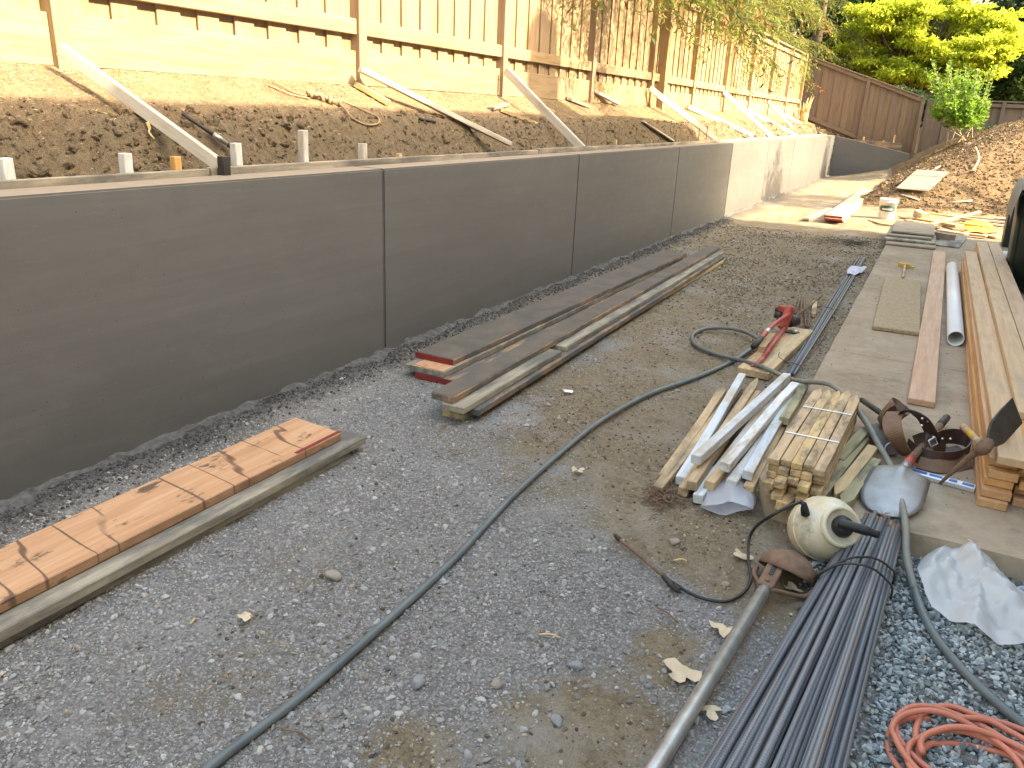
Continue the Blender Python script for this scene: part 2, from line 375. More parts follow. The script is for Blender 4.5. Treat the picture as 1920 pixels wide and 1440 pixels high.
# ------------------------------------------------------------------ patio slab (structure): panels with open joints, old broken kerb face
SLX,SLY,SLZ=-.455,3.2,.10
def slab_panel(y0,y1,x0,x1,nearedge=False):
    n=14; bm=bmesh.new(); bmesh.ops.create_grid(bm,x_segments=n,y_segments=n,size=.5)
    for v in bm.verts:
        u,w=v.co.x+.5,v.co.y+.5; x=x0+(x1-x0)*u; y=y0+(y1-y0)*w
        if u<1e-3: x+=.004*float(vnoise(y*6,0,3))
        if w<1e-3 and nearedge: y+=.015*float(vnoise(x*9,1,4)); 
        if nearedge and w<1e-3 and u<1e-3: x+=.07;y+=.05
        v.co=(x,y,SLZ+.002*float(vnoise(x*2,y*2,5)))
    ext=bmesh.ops.extrude_edge_only(bm,edges=[e for e in bm.edges if e.is_boundary])
    for v in [g for g in ext['geom'] if isinstance(g,bmesh.types.BMVert)]: v.co.z=-.12; v.co.y-=(.02 if nearedge and v.co.y<y0+.05 else 0)
    bmesh.ops.recalc_face_normals(bm,faces=bm.faces[:]); return bm
slab=bmobj('patio_slab',slab_panel(SLY,5.80,SLX,1.98,True),M_slab); tag(slab,'worn tan concrete patio slab with cracked front edge','patio',kind='structure')
for a,b in ((5.806,8.4),(8.406,11.0),(11.006,13.3)):
    bmobj('slab_panel',slab_panel(a,b,SLX,1.98),M_slab,slab)

# ------------------------------------------------------------------ retaining wall
WX,WT,WZ=-3.10,.235,1.22
jy=[-1.9,1.05,4.17,7.30,10.66,13.72,16.85,19.95,23.05,26.15,27.45]
rw=empty('retaining_wall',(WX,12,0),'long dark grey concrete retaining wall holding the dirt bank','retaining wall')
def panel_bm(L,H,T,bev):
    bm=bmesh.new(); bmesh.ops.create_cube(bm,size=1)
    for v in bm.verts: v.co=Vector((v.co.x*T,v.co.y*L,v.co.z*H))
    es=[e for e in bm.edges if all(v.co.x>0 for v in e.verts)]+[e for e in bm.edges if all(v.co.z>0 for v in e.verts)]
    bmesh.ops.bevel(bm,geom=list(set(es)),offset=bev,segments=2,affect='EDGES'); return bm
for a,b in zip(jy[:-1],jy[1:]):
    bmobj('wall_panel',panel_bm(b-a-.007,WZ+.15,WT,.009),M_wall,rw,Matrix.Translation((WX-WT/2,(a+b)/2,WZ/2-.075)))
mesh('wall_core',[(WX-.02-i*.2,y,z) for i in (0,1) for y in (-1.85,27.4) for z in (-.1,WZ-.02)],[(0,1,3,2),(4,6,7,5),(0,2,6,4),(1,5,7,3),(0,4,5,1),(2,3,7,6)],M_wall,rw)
# return wall at the far end, its top falling to the right
def prism(pts,y0,y1):
    n=len(pts);V=[(x,y0,z) for x,z in pts]+[(x,y1,z) for x,z in pts]
    F=[tuple(range(n)),tuple(range(2*n-1,n-1,-1))]+[(i,(i+1)%n+0 if 0 else i+n,(i+1)%n+n,(i+1)%n) for i in range(n)]
    return V,F
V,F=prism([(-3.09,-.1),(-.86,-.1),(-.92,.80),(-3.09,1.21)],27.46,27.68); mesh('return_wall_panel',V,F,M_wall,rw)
# crumbly concrete line along the foot
ys=np.arange(-.5,27.3,.045); V=[];F=[]
for i,y in enumerate(ys):
    w=.075+.03*float(vnoise(y*3,1,31))+.02*float(vnoise(y*14,2,32)); h=.032+.012*float(vnoise(y*9,3,33))+.010*float(vnoise(y*21,3,34))
    for k,(fx,fz) in enumerate(((0,1.25),(.3,1.1),(.55,.95),(.8,.6),(1,.0))):
        V.append((WX-.01+w*fx+.01*float(vnoise(y*17,k*7,35)),y,max(-.02,h*fz+.012*float(vnoise(y*19,k*5,36))) if k<4 else -.03))
    if i: 
        for k in range(4): a=(i-1)*5+k; F.append((a,a+1,a+6,a+5))
mesh('concrete_spill',V,F,M_spill,rw,smooth=False)

# ------------------------------------------------------------------ bank behind the wall
FX=-4.35
def bank_h(x,y):
    x=np.asarray(x,float);y=np.asarray(y,float)
    sc=-3.68-.09*fbm(y*.9,y*0+2,3,41)-.045*vnoise(y*4,y*0+5,42)          # where the scarp breaks
    low=1.11+.05*fbm(x*3,y*1.2,3,43); 
    top=1.735-(x-FX)*.50
    t=sst(sc+.15,sc-.14,x)
    z=low*(1-t)+top*t
    rid=1-2*np.abs(fbm(x*9+.3*y,y*6,4,44)); fine_=1-2*np.abs(fbm(x*26,y*22,3,45))
    z=z+(.050*rid+.026*fine_-.016)*(1-.9*sst(sc-.14,sc-.34,x))*sst(-3.36,-3.50,x)+.006*fbm(x*16,y*16,3,46)
    return np.where(x<FX-.1,1.72+.02*fbm(x,y,2,47),z)
bx=np.concatenate([[-300,-60,-25,-12,-8,-6,-5],axis((-4.46,-3.405,.017),(-3.405,-3.33,.06))]); by=np.concatenate([[-60,-10,-2],axis((0,9,.028),(9,16,.05),(16,29,.1)),[29,40,60,150,400]])
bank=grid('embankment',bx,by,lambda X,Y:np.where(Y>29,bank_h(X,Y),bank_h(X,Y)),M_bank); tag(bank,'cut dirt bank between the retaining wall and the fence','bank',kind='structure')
_sc=np.zeros(len(bank.data.polygons)*3,np.float32)

# ------------------------------------------------------------------ long fence above the wall
fence=empty('wooden_fence',(FX,14,1.73),'long sunlit wooden board fence with kickboards on top of the bank','fence')
posts=[-1.9,.52,2.95,5.53,7.95,10.42,12.90,15.31,17.75,20.15,22.62,25.1,27.6]
FZ0,FTOP=1.73,3.52
for y in posts:
    beam('post',(FX+.01,y,FZ0-.25),(FX+.01,y,FTOP+.02),.095,.095,M_fence,fence,up=(1,0,0),bev=.004)
beam('wide_post',(FX+.03,13.33,FZ0-.2),(FX+.03,13.33,FTOP+.3),.14,.20,M_fence,fence,up=(1,0,0),bev=.004)
for a,b in zip(posts[:-1],posts[1:]):
    a+=.05;b-=.05
    kz=random.uniform(-.012,.012)
    beam('kickboard',(FX-.0,a,1.86+kz),(FX-.0,b,1.86+kz),.038,.265,M_fence,fence,bev=.004)
    beam('rail',(FX+.012,a,2.172),(FX+.012,b,2.172),.04,.115,M_fence,fence,bev=.004)
    beam('rail',(FX+.012,a,3.40),(FX+.012,b,3.40),.04,.09,M_fence,fence,bev=.004)
    beam('cap_board',(FX-.02,a-.05,3.53),(FX-.02,b+.05,3.53),.14,.038,M_fence,fence,bev=.004)
    n=max(1,round((b-a)/.295)); p=(b-a)/n
    for k in range(n):
        y0=a+k*p
        beam('picket',(FX-.022,y0+p*.29,1.80+random.uniform(-.01,.01)),(FX-.022,y0+p*.29,3.49),.019,p*.56,M_fence,fence,up=(0,1,0),bev=.002)
        beam('picket',(FX-.043,y0+p*.79,1.80),(FX-.043,y0+p*.79,3.49),.019,p*.56,M_fence,fence,up=(0,1,0),bev=.002)

# ------------------------------------------------------------------ back fences
bf=empty('back_fence',(-2.6,28.05,1.2),'brown stained board fence stepping down behind the far wall end','fence')
BY=28.05
def zt(x): return 3.53+(x+4.44)*(2.38-3.53)/(3.56)
def zb(x): return 1.78+(x+4.49)*(.60-1.78)/(3.66)
bp=[-4.28,-2.46,-.86]
for x in bp: beam('post',(x,BY-.03,zb(x)-.3),(x,BY-.03,zt(x)+.01),.10,.10,M_fence2,bf,up=(0,1,0),bev=.004)
for a,b in zip(bp[:-1],bp[1:]):
    for off,hh,yy in ((-.03,.10,-.045),(-1.70,.12,-.04)):
        beam('rail',(a+.05,BY+yy,zt(a)+off),(b-.05,BY+yy,zt(b)+off),.04,hh,M_fence2,bf,bev=.004)
    beam('cap_board',(a,BY-.02,zt(a)+.045),(b,BY-.02,zt(b)+.045),.14,.035,M_fence2,bf,bev=.004)
    n=9; p=(b-a-.1)/n
    for k in range(n):
        x=a+.05+p*(k+.5); off=.02 if k%2 else 0
        beam('picket',(x,BY+.0+off,zb(x)-.1),(x,BY+.0+off,zt(x)-.02),p*(1.06 if k%2 else .96),.019,M_fence2,bf,up=(0,1,0),bev=.003)
rf=empty('level_back_fence',(1.5,28.4,.5),'level weathered brown fence beyond the dirt mound behind the shrub','fence')
for x in (-.70,1.28,3.4,5.5): beam('post',(x,28.35,.2),(x,28.35,2.36),.10,.10,M_grey_fence,rf,up=(0,1,0),bev=.004)
for a,b in ((-.65,1.23),(1.33,3.35),(3.45,5.45)):
    beam('cap_board',(a-.05,28.36,2.38),(b+.05,28.36,2.38),.14,.035,M_grey_fence,rf,bev=.004)
    beam('rail',(a,28.34,2.27),(b,28.34,2.27),.04,.10,M_grey_fence,rf,bev=.004)
    n=9;p=(b-a)/n
    for k in range(n):
        x=a+p*(k+.5); beam('picket',(x,28.40+.02*(k%2),.1),(x,28.40+.02*(k%2),2.30),p*1.03,.019,M_grey_fence,rf,up=(0,1,0),bev=.003)

# ------------------------------------------------------------------ the house whose shadow lies over the yard (right of the frame)
HX=2.05
house=empty('house',(HX,1,0),'two storey stucco house beside the patio shading the yard','house')
tanE=math.tan(SUN_EL)/math.cos(SUN_AZ)
z_eave=1.60+(HX+3.93)*tanE; z_end=1.40+(HX+3.72)*tanE
prof=[(-14,0),(14.0,0),(14.0,z_end),(12.2,z_eave-.04),(11.6,z_eave),(-14,z_eave)]
n=len(prof); V=[(HX,y,z) for y,z in prof]+[(HX+8,y,z) for y,z in prof]
mesh('wall',V,[tuple(range(n-1,-1,-1)),tuple(range(n,2*n))]+[(i,(i+1)%n,(i+1)%n+n,i+n) for i in range(n)],M_house,house)
mesh('roof',[(HX-.02,-14.2,z_eave+.004),(HX-.02,11.6,z_eave+.004),(HX+8.3,11.6,z_eave+.004),(HX+8.3,-14.2,z_eave+.004),(HX+4,-13.5,z_eave+1.9),(HX+4,10,z_eave+1.9)],[(0,1,5,4),(1,2,5),(2,3,4,5),(3,0,4),(3,2,1,0)],M_roof,house)
for y in (-3,2.2,7.0):
    for z in (1.55,4.2):
        w=mobj('window',boxmesh(1.5,.05,1.2,.01),M_trim,house,Matrix.Translation((HX-.012,y,z))@Matrix.Rotation(math.pi/2,4,'Z'))
        mobj('pane',boxmesh(1.36,.02,1.06,.002),M_glass,w,Matrix.Translation((HX-.032,y,z))@Matrix.Rotation(math.pi/2,4,'Z'))
# round-topped chimney that throws the arched shadow on the fence
pa=AX(988,60,-4.37); pb=AX(1046,60,-4.37); pt=AX(1018,58,-4.37)
CX=HX+1.6; t=(CX-(-4.37))/sun_dir.x
c0=(pa.y+pb.y)/2+sun_dir.y*t; hw=(pb.y-pa.y)/2; zt_=pt.z+sun_dir.z*t
pts=[(c0-hw,z_eave-.6),(c0+hw,z_eave-.6)]+[(c0+hw*math.cos(a),zt_-hw*.8+hw*.8*math.sin(a)) for a in np.linspace(0,math.pi,13)]
n=len(pts);V=[(CX-.3,y,z) for y,z in pts]+[(CX+.3,y,z) for y,z in pts]
mesh('chimney',V,[tuple(range(n-1,-1,-1)),tuple(range(n,2*n))]+[(i,(i+1)%n,(i+1)%n+n,i+n) for i in range(n)],M_brick,house)
# ------------------------------------------------------------------ trees and shrubs
M_bark=plain('bark',(.16,.11,.075),.9,scale=14,bump=.8,c2=(.07,.05,.035)); M_pale_bark=plain('pale_bark',(.42,.33,.22),.8,scale=10,bump=.4)
M_conifer=leafmat('conifer_needles',(.20,.215,.045),(.075,.10,.022),.4)
M_conifer_dry=leafmat('dry_needles',(.33,.16,.05),(.16,.08,.03),.3)
M_lime=leafmat('lime_leaves',(.46,.50,.05),(.30,.37,.03),.6)
M_myrtle=leafmat('glossy_green_leaves',(.20,.34,.035),(.09,.18,.02),.4,.4)
M_dark=leafmat('dark_leaves',(.05,.085,.022),(.018,.035,.012),.25)
M_mid=leafmat('mid_green_leaves',(.09,.15,.035),(.035,.07,.02),.3)
M_jun=leafmat('juniper_leaves',(.075,.12,.05),(.03,.055,.025),.25)
def unit(a): return a/np.maximum(np.linalg.norm(a,axis=-1,keepdims=True),1e-9)
def leaves(P,D,L,Wd,fold=.0):
    """diamond leaves: base P, direction D, length L, width Wd"""
    n=len(P); D=unit(D); S=unit(np.cross(D,rng.normal(size=(n,3)))); L=np.broadcast_to(np.asarray(L,float),(n,))[:,None]; Wd=np.broadcast_to(np.asarray(Wd,float),(n,))[:,None]
    N=np.cross(D,S); mid=P+D*L*.5+N*L*.08
    V=np.stack([P,mid+S*Wd*.5,P+D*L-N*L*.1,mid-S*Wd*.5],1).reshape(-1,3)
    return V
def leafobj(name,Vs,m,parent):
    V=np.concatenate(Vs); F=np.arange(len(V)).reshape(-1,4); return npmesh(name,V,F,m,parent)
def limbs(name,paths,m,parent):
    V=[];F=[]
    for pth,r0,r1 in paths:
        k=len(V); rs=np.linspace(r0,r1,len(pth)); v,f=tubegeo(pth,list(rs),6); V+=v; F+=[tuple(i+k for i in q) for q in f]
    return mesh(name,V,F,m,parent,smooth=True)
def conifer(name,loc,H,label,spread=2.4,zlow=2.2,dens=1.0,tow=None,nb=46,group=None,dry=.12,lean=0):
    root=empty(name,loc,label,'tree',group); b=Vector(loc)
    tr=[b+Vector((lean*t*H+.12*math.sin(3*t),.1*math.sin(4*t+1),H*t)) for t in np.linspace(0,1,9)]
    limbs('trunk',[(tr,.26,.03)],M_bark,root)
    P=[];D=[];LL=[];P2=[];D2=[];L2=[];br=[]
    for i in range(nb):
        t=zlow/H+(1-zlow/H)*(i/nb)**1.7; az=random.uniform(0,2*math.pi)
        if tow is not None and random.random()<.5: az=tow+random.gauss(0,.6)
        ln=spread*(1.05-t)**.8*random.uniform(.75,1.2)+.3
        d=Vector((math.cos(az),math.sin(az),0)); s=b+Vector((lean*t*H,0,H*t)); pts=[]
        dr=random.uniform(.25,.55)
        for k in range(7):
            u=k/6; pts.append(s+d*ln*u+Vector((0,0,.22*ln*u-dr*ln*u*u*1.1))+Vector((random.gauss(0,.03),random.gauss(0,.03),0)))
        br.append((pts,.035*(1.2-t),.006))
        ns=int(30*dens*ln/2)
        for j in range(ns):
            u=random.uniform(.15,1); q=u*6; k=min(5,int(q)); p=pts[k].lerp(pts[k+1],q-k)
            side=Vector((-d.y,d.x,0))*random.choice((-1,1))
            sd=(d*random.uniform(.1,.8)+side*random.uniform(.1,.9)+Vector((0,0,random.uniform(-.75,-.05)))).normalized()
            sl_=random.uniform(.35,.75)*(1.15-.4*t); isdry=random.random()<dry
            m=int(17*dens)+3
            for e in range(m):
                w=e/m; c=p+sd*sl_*w+Vector((0,0,-.28*sl_*w*w)); ld=(sd*.55+Vector((random.gauss(0,.6),random.gauss(0,.6),random.gauss(-.35,.4)))).normalized()
                (P2 if isdry else P).append(c); (D2 if isdry else D).append(ld); (L2 if isdry else LL).append(random.uniform(.07,.14))
    limbs('branches',br,M_bark,root)
    L=np.array(LL); cr=leafobj('crown',[leaves(np.array(P),np.array(D),L,L*.22)],M_conifer,root)
    if P2: L=np.array(L2); leafobj('dry_sprays',[leaves(np.array(P2),np.array(D2),L,L*.26)],M_conifer_dry,cr)
    return root
conifer('redwood_tree',(-5.9,11.6,1.7),10.5,'feathery conifer overhanging the fence beside the wide post',spread=3.3,zlow=1.9,dens=1.0,tow=.1,nb=84)
conifer('redwood_tree',(-5.9,14.5,1.7),10.8,'feathery conifer between the wide post and the dry-sprayed one',spread=3.0,zlow=2.1,dens=1.0,tow=.0,nb=64,dry=.06)
conifer('redwood_tree',(-5.9,17.2,1.7),11.0,'feathery conifer with rusty dry sprays over the middle of the fence',spread=2.9,zlow=1.8,dens=1.0,tow=.1,nb=66,dry=.10)
conifer('redwood_tree',(-6.4,21.8,1.7),10.5,'feathery conifer behind the last lit fence bays',spread=2.5,zlow=2.6,dens=1.0,tow=.3,nb=56,dry=.09)
conifer('redwood_tree',(-6.9,28.3,1.7),11.0,'tall conifer behind the inner fence corner',spread=3.1,zlow=1.9,dens=1.05,tow=.2,nb=56,dry=.10)
conifer('redwood_tree',(-4.9,32.2,1.5),10.0,'dark green conifer standing behind the brown back fence',spread=3.0,zlow=.5,dens=1.0,tow=None,nb=56,dry=.05)
def broadleaf(name,loc,label,m,blobs,trunk_r,leafL,leafW,n,limbmat,flat=1.0,droop=.3,group=None,stems=None,shell=.55,cat='tree'):
    """crown from many uneven clumps of single leaves, limbs reaching into the clumps"""
    root=empty(name,loc,label,cat,group); b=Vector(loc); br=[]
    if stems is None:
        c=sum((Vector(x[0]) for x in blobs),Vector())/len(blobs); fork=b+(c-b)*.42
        br.append(([b,b.lerp(fork,.5)+Vector((.08,.0,0)),fork],trunk_r,trunk_r*.7))
        for (x,r) in blobs:
            x=Vector(x); mid=fork.lerp(x,.5)+Vector((random.gauss(0,.15),random.gauss(0,.15),.12)); br.append((cat_rom([fork,mid,x],5),trunk_r*.42,.012))
    else: br=stems
    limbs('trunk',br,limbmat,root)
    tot=sum(r**2.2 for _,r in blobs); Vs=[]
    for (x,r) in blobs:
        k=int(n*r**2.2/tot); x=np.array(x)
        ncl=max(5,int(9*r/.6)); cc=x+unit(rng.normal(size=(ncl,3)))*r*rng.uniform(.25,1.0,(ncl,1))*np.array([1,1,flat])
        idx=rng.integers(0,ncl,k); 
        P=cc[idx]+rng.normal(size=(k,3))*r*.24*np.array([1.15,1.15,.6*flat])
        D=unit(P-x)*.7+rng.normal(size=(k,3))*.6; D[:,2]-=droop
        L=leafL*rng.uniform(.6,1.25,k); Vs.append(leaves(P,D,L,L*leafW/leafL))
    leafobj('crown',Vs,m,root); return root
# lime green tree behind the back fence: clumps in tiers, placed over the fence line
LT=31.5
bl=[]; crown_px=((1640,40,60),(1690,20,55),(1745,30,60),(1800,38,55),(1850,48,50),(1885,66,40),(1620,78,45),(1670,90,50),(1722,88,55),(1776,84,60),(1830,92,50),(1872,98,35),(1655,122,35),(1700,130,40),(1752,128,45),(1803,122,40),(1843,130,25),(1690,160,25),(1770,152,30),(1780,0,60))
for (u,v,w) in crown_px:
    for k in range(7):
        bl.append((AY(u+random.uniform(-.8,.8)*w,v+random.uniform(-.5,.5)*w,LT+random.uniform(-1.1,1.1)),random.uniform(.30,.55)))
broadleaf('lime_green_tree',(-1.9,31.6,.8),'bright lime green spreading tree behind the back fence',M_lime,bl,.15,.16,.07,56000,M_bark,.45,.45)
# crape myrtle in front of the back fence
base=AY(1790,300,26.2); base.z=float(ground_h(base.x,base.y))-.05
ms=empty('flowering_shrub_tree',base,'multi-stemmed bright green shrub in front of the back fence','shrub')
stems=[];P=[];D=[];L=[]
for i in range(64):
    u1=random.gauss(1802,34); top_=random.choice((118,130,145,160,175,190,200,205))+random.uniform(-8,8)+.012*abs(u1-1802)**1.25; u0=1796+(u1-1796)*random.uniform(.3,.7); yv=26.2+random.uniform(-.55,.45)
    q0=AY(u0,236+random.uniform(-22,8),yv); q1=AY(u1,min(top_,224),yv+random.uniform(-.15,.15)); n_=44
    if i<9: g_=base+Vector((random.uniform(-.35,.4),random.uniform(-.2,.2),0)); stems.append((cat_rom([g_,g_.lerp(q0,.55)+Vector((random.uniform(-.05,.05),0,.05)),q0],5),.020,.010))
    stems.append(([q0,q0.lerp(q1,.5),q1],.008,.003))
    for k in range(n_):
        t=(k/n_)**.9; c=q0.lerp(q1,t); a_=random.uniform(0,6.28); sp_=.12*(1-.65*t)
        P.append(c+Vector((random.gauss(0,sp_*.6),random.gauss(0,sp_*.6),random.gauss(0,.03)))); D.append(Vector((math.cos(a_),math.sin(a_),random.uniform(.0,.9)))); L.append(random.uniform(.11,.20)*(1.1-.4*t))
limbs('stems',stems,M_pale_bark,ms); L=np.array(L); leafobj('crown',[leaves(np.array(P),np.array(D),L,L*.5)],M_myrtle,ms)
# darker trees and bushes beyond
def ball(loc,r,n,flat=.9):
    o=[]
    for i in range(n):
        d=unit(rng.normal(size=3)); o.append((Vector(loc)+Vector((d[0]*r*.7,d[1]*r*.7,d[2]*r*.6*flat)),r*random.uniform(.4,.6)))
    return o
broadleaf('dark_tree',(4.6,37,.5),'dark leafy tree towering at the right behind the lime tree',M_dark,ball((4.2,37,6.0),3.2,12),.25,.28,.16,13000,M_bark)
broadleaf('dark_tree',(3.2,34,.5),'dark green shrubby tree hanging over the level back fence',M_mid,ball((3.1,34,3.5),1.7,9),.12,.20,.10,9000,M_bark)
broadleaf('dark_tree',(.6,36,.5),'shaded tree filling the gap beneath the lime crown',M_dark,ball((.6,36,3.6),2.2,9),.14,.24,.13,9000,M_bark)
broadleaf('dark_tree',(-2.6,37,.5),'deep green tree standing farthest behind the sloping fence',M_mid,ball((-3.0,37,5.2),3.0,11),.2,.26,.14,12000,M_bark)
broadleaf('dark_tree',(-9.0,36,1.5),'broad dark tree behind the row of conifers',M_dark,ball((-9.5,36,6.5),3.8,11),.25,.3,.16,11000,M_bark)
broadleaf('juniper_bush',(2.0,26.8,1.2),'low dark juniper bush on the far side of the mound',M_jun,[(Vector((1.2+i*.32,26.6+random.uniform(-.2,.2),1.45+random.uniform(-.08,.12))),.34) for i in range(7)],.03,.10,.03,6500,M_bark,.6,0,cat='bush',stems=[([Vector((2,26.8,.9)),Vector((2,26.7,1.5))],.03,.01)])
broadleaf('pale_bush',(-1.3,29.6,.6),'silvery green bush peeping over the back fence',M_jun,[(AY(1690+i*14,175+i*5,29.4+random.uniform(0,.4)),.32) for i in range(5)],.03,.09,.04,4000,M_bark,.8,0,cat='bush',stems=[([Vector((-1.3,29.6,.6)),Vector((-1.3,29.6,2.3))],.03,.01)])
# bare-trunked tree right of the frame: its trunk and thin crown throw the far shadow bands
tb=Vector((4.4,17.75,float(ground_h(4.4,17.75))-.1)) 
broadleaf('yard_tree',tb,'slim yard tree beyond the house end',M_mid,[(tb+Vector((0,0,5.0)),.7),(tb+Vector((.3,.8,5.6)),.7),(tb+Vector((0,1.8,5.0)),.6)],.17,.14,.08,4500,M_bark)
broadleaf('yard_tree',(5.2,27.6,.4),'round leafy yard tree shading the far wall end',M_mid,[(Vector((5.2+random.uniform(-.9,.9),28.25+random.uniform(-.75,.9),5.5+random.uniform(-1.3,1.0))),.75) for i in range(9)],.14,.16,.09,9000,M_bark)
# neighbour's house glimpsed above the back fence
nh=empty('neighbour_house',(-1.6,40,0),'cream neighbour house glimpsed between trees above the back fence','house')
V,F=prism([(-7,0),(3,0),(3,4.6),(-7,4.6)],40,46); mesh('wall',V,F,M_house,nh)
V,F=prism([(-7.6,4.6),(3.6,4.6),(-2,7.0)],39.6,46.4); mesh('roof',V,F,M_roof,nh)
# ------------------------------------------------------------------ materials of the things
def orange_plank():
    s=NT('stained_orange_plank'); v=s.obj()
    g=s.noise(s.mapv(v,(.8,14,14)),2.4,6,.6,.5); f=s.noise(s.mapv(v,(2.5,150,150)),1.0,3,.6)
    col=s.ramp(g,[(.25,(.45,.225,.105)),(.5,(.58,.325,.165)),(.75,(.69,.43,.25))]); col=s.mix(s.math('MULTIPLY',f,.3),col,(.34,.15,.06),'MULTIPLY')
    # drips of dark form oil running across the plank
    xyz=s.n('SeparateXYZ',Vector=v); nx=s.noise(s.mapv(v,(1,.12,0)),2.3,3,.5)
    t=s.math('ADD',s.math('ADD',s.math('MULTIPLY',xyz.outputs[0],5.6),s.math('MULTIPLY',nx,4.5)),s.math('MULTIPLY',xyz.outputs[1],-1.0))
    saw=s.math('FRACT',t); line=s.ramp(s.math('ABSOLUTE',s.math('SUBTRACT',saw,.5)),[(.0,1),(.02,.9),(.045,0)])
    gate=s.ramp(s.noise(s.mapv(v,(2.2,1.5,1)),1.6,3,.5),[(.40,0),(.46,1)])
    st=s.math('MULTIPLY',line,gate); col=s.mix(s.math('MULTIPLY',st,.85),col,(.085,.04,.022))
    bl=s.noise(s.mapv(v,(1.3,3,3),(3,1,0)),3.4,6,.7); col=s.mix(s.ramp(bl,[(.58,0),(.64,.85)]),col,(.07,.045,.03))
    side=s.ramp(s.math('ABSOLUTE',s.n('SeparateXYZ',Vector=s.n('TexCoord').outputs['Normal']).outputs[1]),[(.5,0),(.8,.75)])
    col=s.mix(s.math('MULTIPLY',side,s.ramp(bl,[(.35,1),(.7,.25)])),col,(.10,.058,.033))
    return s.done(col,.6,s.bump(s.math('ADD',g,f),.25,.004))
M_orange=orange_plank()
M_greyb=wood('cement_stained_board',(.36,.315,.235),(.23,.19,.135),(.47,.42,.32),.8,.12,.38,(.12,.11,.095))
M_form=wood('cement_coated_form_board',(.40,.25,.14),(.26,.15,.08),(.48,.31,.19),.7,.1,.52,(.095,.09,.083),dscale=4.5)
M_formtop=plain('dried_cement_film',(.135,.108,.08),.75,scale=5,bump=.15,c2=(.075,.063,.05))
M_cream=wood('cream_pine',(.62,.48,.27),(.50,.36,.19),(.70,.57,.36),.7,.1,.25,(.2,.17,.13))
M_stake=wood('yellow_stake_wood',(.60,.44,.235),(.44,.30,.15),(.68,.54,.33),.75,.10,.28,(.20,.155,.10))
M_bundle=wood('strapped_stake_wood',(.61,.435,.235),(.48,.315,.155),(.69,.53,.32),.75,.07,.32,(.16,.12,.075),dscale=6)
M_paint=wood('white_painted_stake',(.70,.70,.68),(.60,.60,.58),(.76,.76,.75),.6,.08,.34,(.42,.36,.27),bump=.3,dscale=5)
M_bpaint=wood('pale_blue_white_paint',(.62,.65,.67),(.52,.55,.58),(.69,.71,.72),.6,.06,.30,(.44,.37,.27),bump=.3,dscale=5)
M_brace=wood('white_washed_brace',(.58,.54,.46),(.47,.42,.34),(.66,.62,.55),.7,.1,.18,(.34,.27,.19))
M_grstake=wood('greenish_stake',(.40,.36,.20),(.28,.25,.14),(.50,.45,.28),.8,.12,.2)
M_cedar=wood('amber_lumber',(.60,.345,.15),(.46,.235,.085),(.69,.44,.215),.6,.08,grain=.8)
M_lumtop=wood('pale_lumber',(.56,.385,.225),(.46,.295,.16),(.63,.46,.29),.65,.08,.15,(.36,.27,.17))
M_pink=wood('pinkish_fir',(.55,.355,.215),(.46,.27,.15),(.62,.43,.28),.65,.06,grain=.8)
M_part=plain('particle_board',(.40,.30,.175),.85,scale=40,bump=.4,c2=(.24,.175,.10))
M_ply=plain('weathered_plywood',(.34,.275,.20),.85,scale=8,bump=.2,c2=(.23,.18,.13))
M_red=plain('red_paint',(.26,.03,.024),.55,scale=12,var=.2); M_redtool=plain('faded_red_enamel',(.46,.075,.055),.45,scale=14,c2=(.30,.05,.04))
M_black=plain('black_rubber',(.018,.018,.018),.5,scale=10); M_dkmetal=plain('dark_iron',(.075,.068,.062),.55,.6,scale=12,c2=(.04,.035,.03))
def rebar_mat():
    s=NT('blue_grey_rebar'); v=s.obj(); n=s.noise(s.mapv(s.offs(v),(2,20,20)),2,5,.65); r=s.rnd()
    col=s.ramp(s.math('ADD',s.math('MULTIPLY',n,.45),s.math('MULTIPLY',r,.55)),[(.2,(.075,.082,.10)),(.5,(.165,.177,.20)),(.66,(.225,.228,.235)),(.85,(.225,.17,.135))])
    x=s.n('SeparateXYZ',Vector=v).outputs[0]; w=s.math('SINE',s.math('MULTIPLY',x,620.0)); 
    return s.done(col,.45,s.bump(s.ramp(w,[(.55,0),(.85,1)]),.8,.0018),.35)
M_rebar=rebar_mat()
M_rust=plain('rusty_steel',(.24,.15,.095),.8,.2,scale=18,bump=.4,c2=(.13,.075,.045)); M_rusttip=plain('rust_red_tip',(.36,.10,.05),.8,scale=30)
M_galv=plain('galvanised_pipe',(.50,.50,.49),.42,.75,scale=16,bump=.1,c2=(.36,.34,.31)); M_steel=plain('dusty_steel',(.34,.35,.37),.42,.7,scale=7,c2=(.24,.215,.185))
M_hose=plain('grey_green_hose',(.135,.15,.145),.42,scale=6,c2=(.085,.098,.10),spec=.5)
M_hosetan=plain('dusty_hose',(.25,.235,.185),.5,scale=6,c2=(.15,.15,.125),spec=.4)
M_leather=plain('dark_brown_leather',(.082,.042,.03),.48,scale=16,bump=.25,c2=(.035,.018,.015)); M_leather2=plain('tan_leather',(.20,.115,.065),.65,scale=14,bump=.3,c2=(.11,.06,.035))
M_pvc=plain('white_pvc',(.70,.69,.68),.4,scale=5,var=.04,bump=0); M_cord=plain('orange_cord',(.60,.20,.12),.5,scale=6,var=.1,bump=0)
M_blue=plain('blue_level',(.03,.12,.45),.4,scale=5); M_silver=plain('silver_aluminium',(.66,.68,.70),.35,.6,scale=5,var=.05)
M_strap=plain('white_strap',(.80,.79,.77),.4,var=.03,bump=0); M_yellow=plain('yellow_head',(.62,.36,.03),.5); M_tan=plain('tan_cloth',(.30,.25,.19),.9,scale=10,bump=.3)
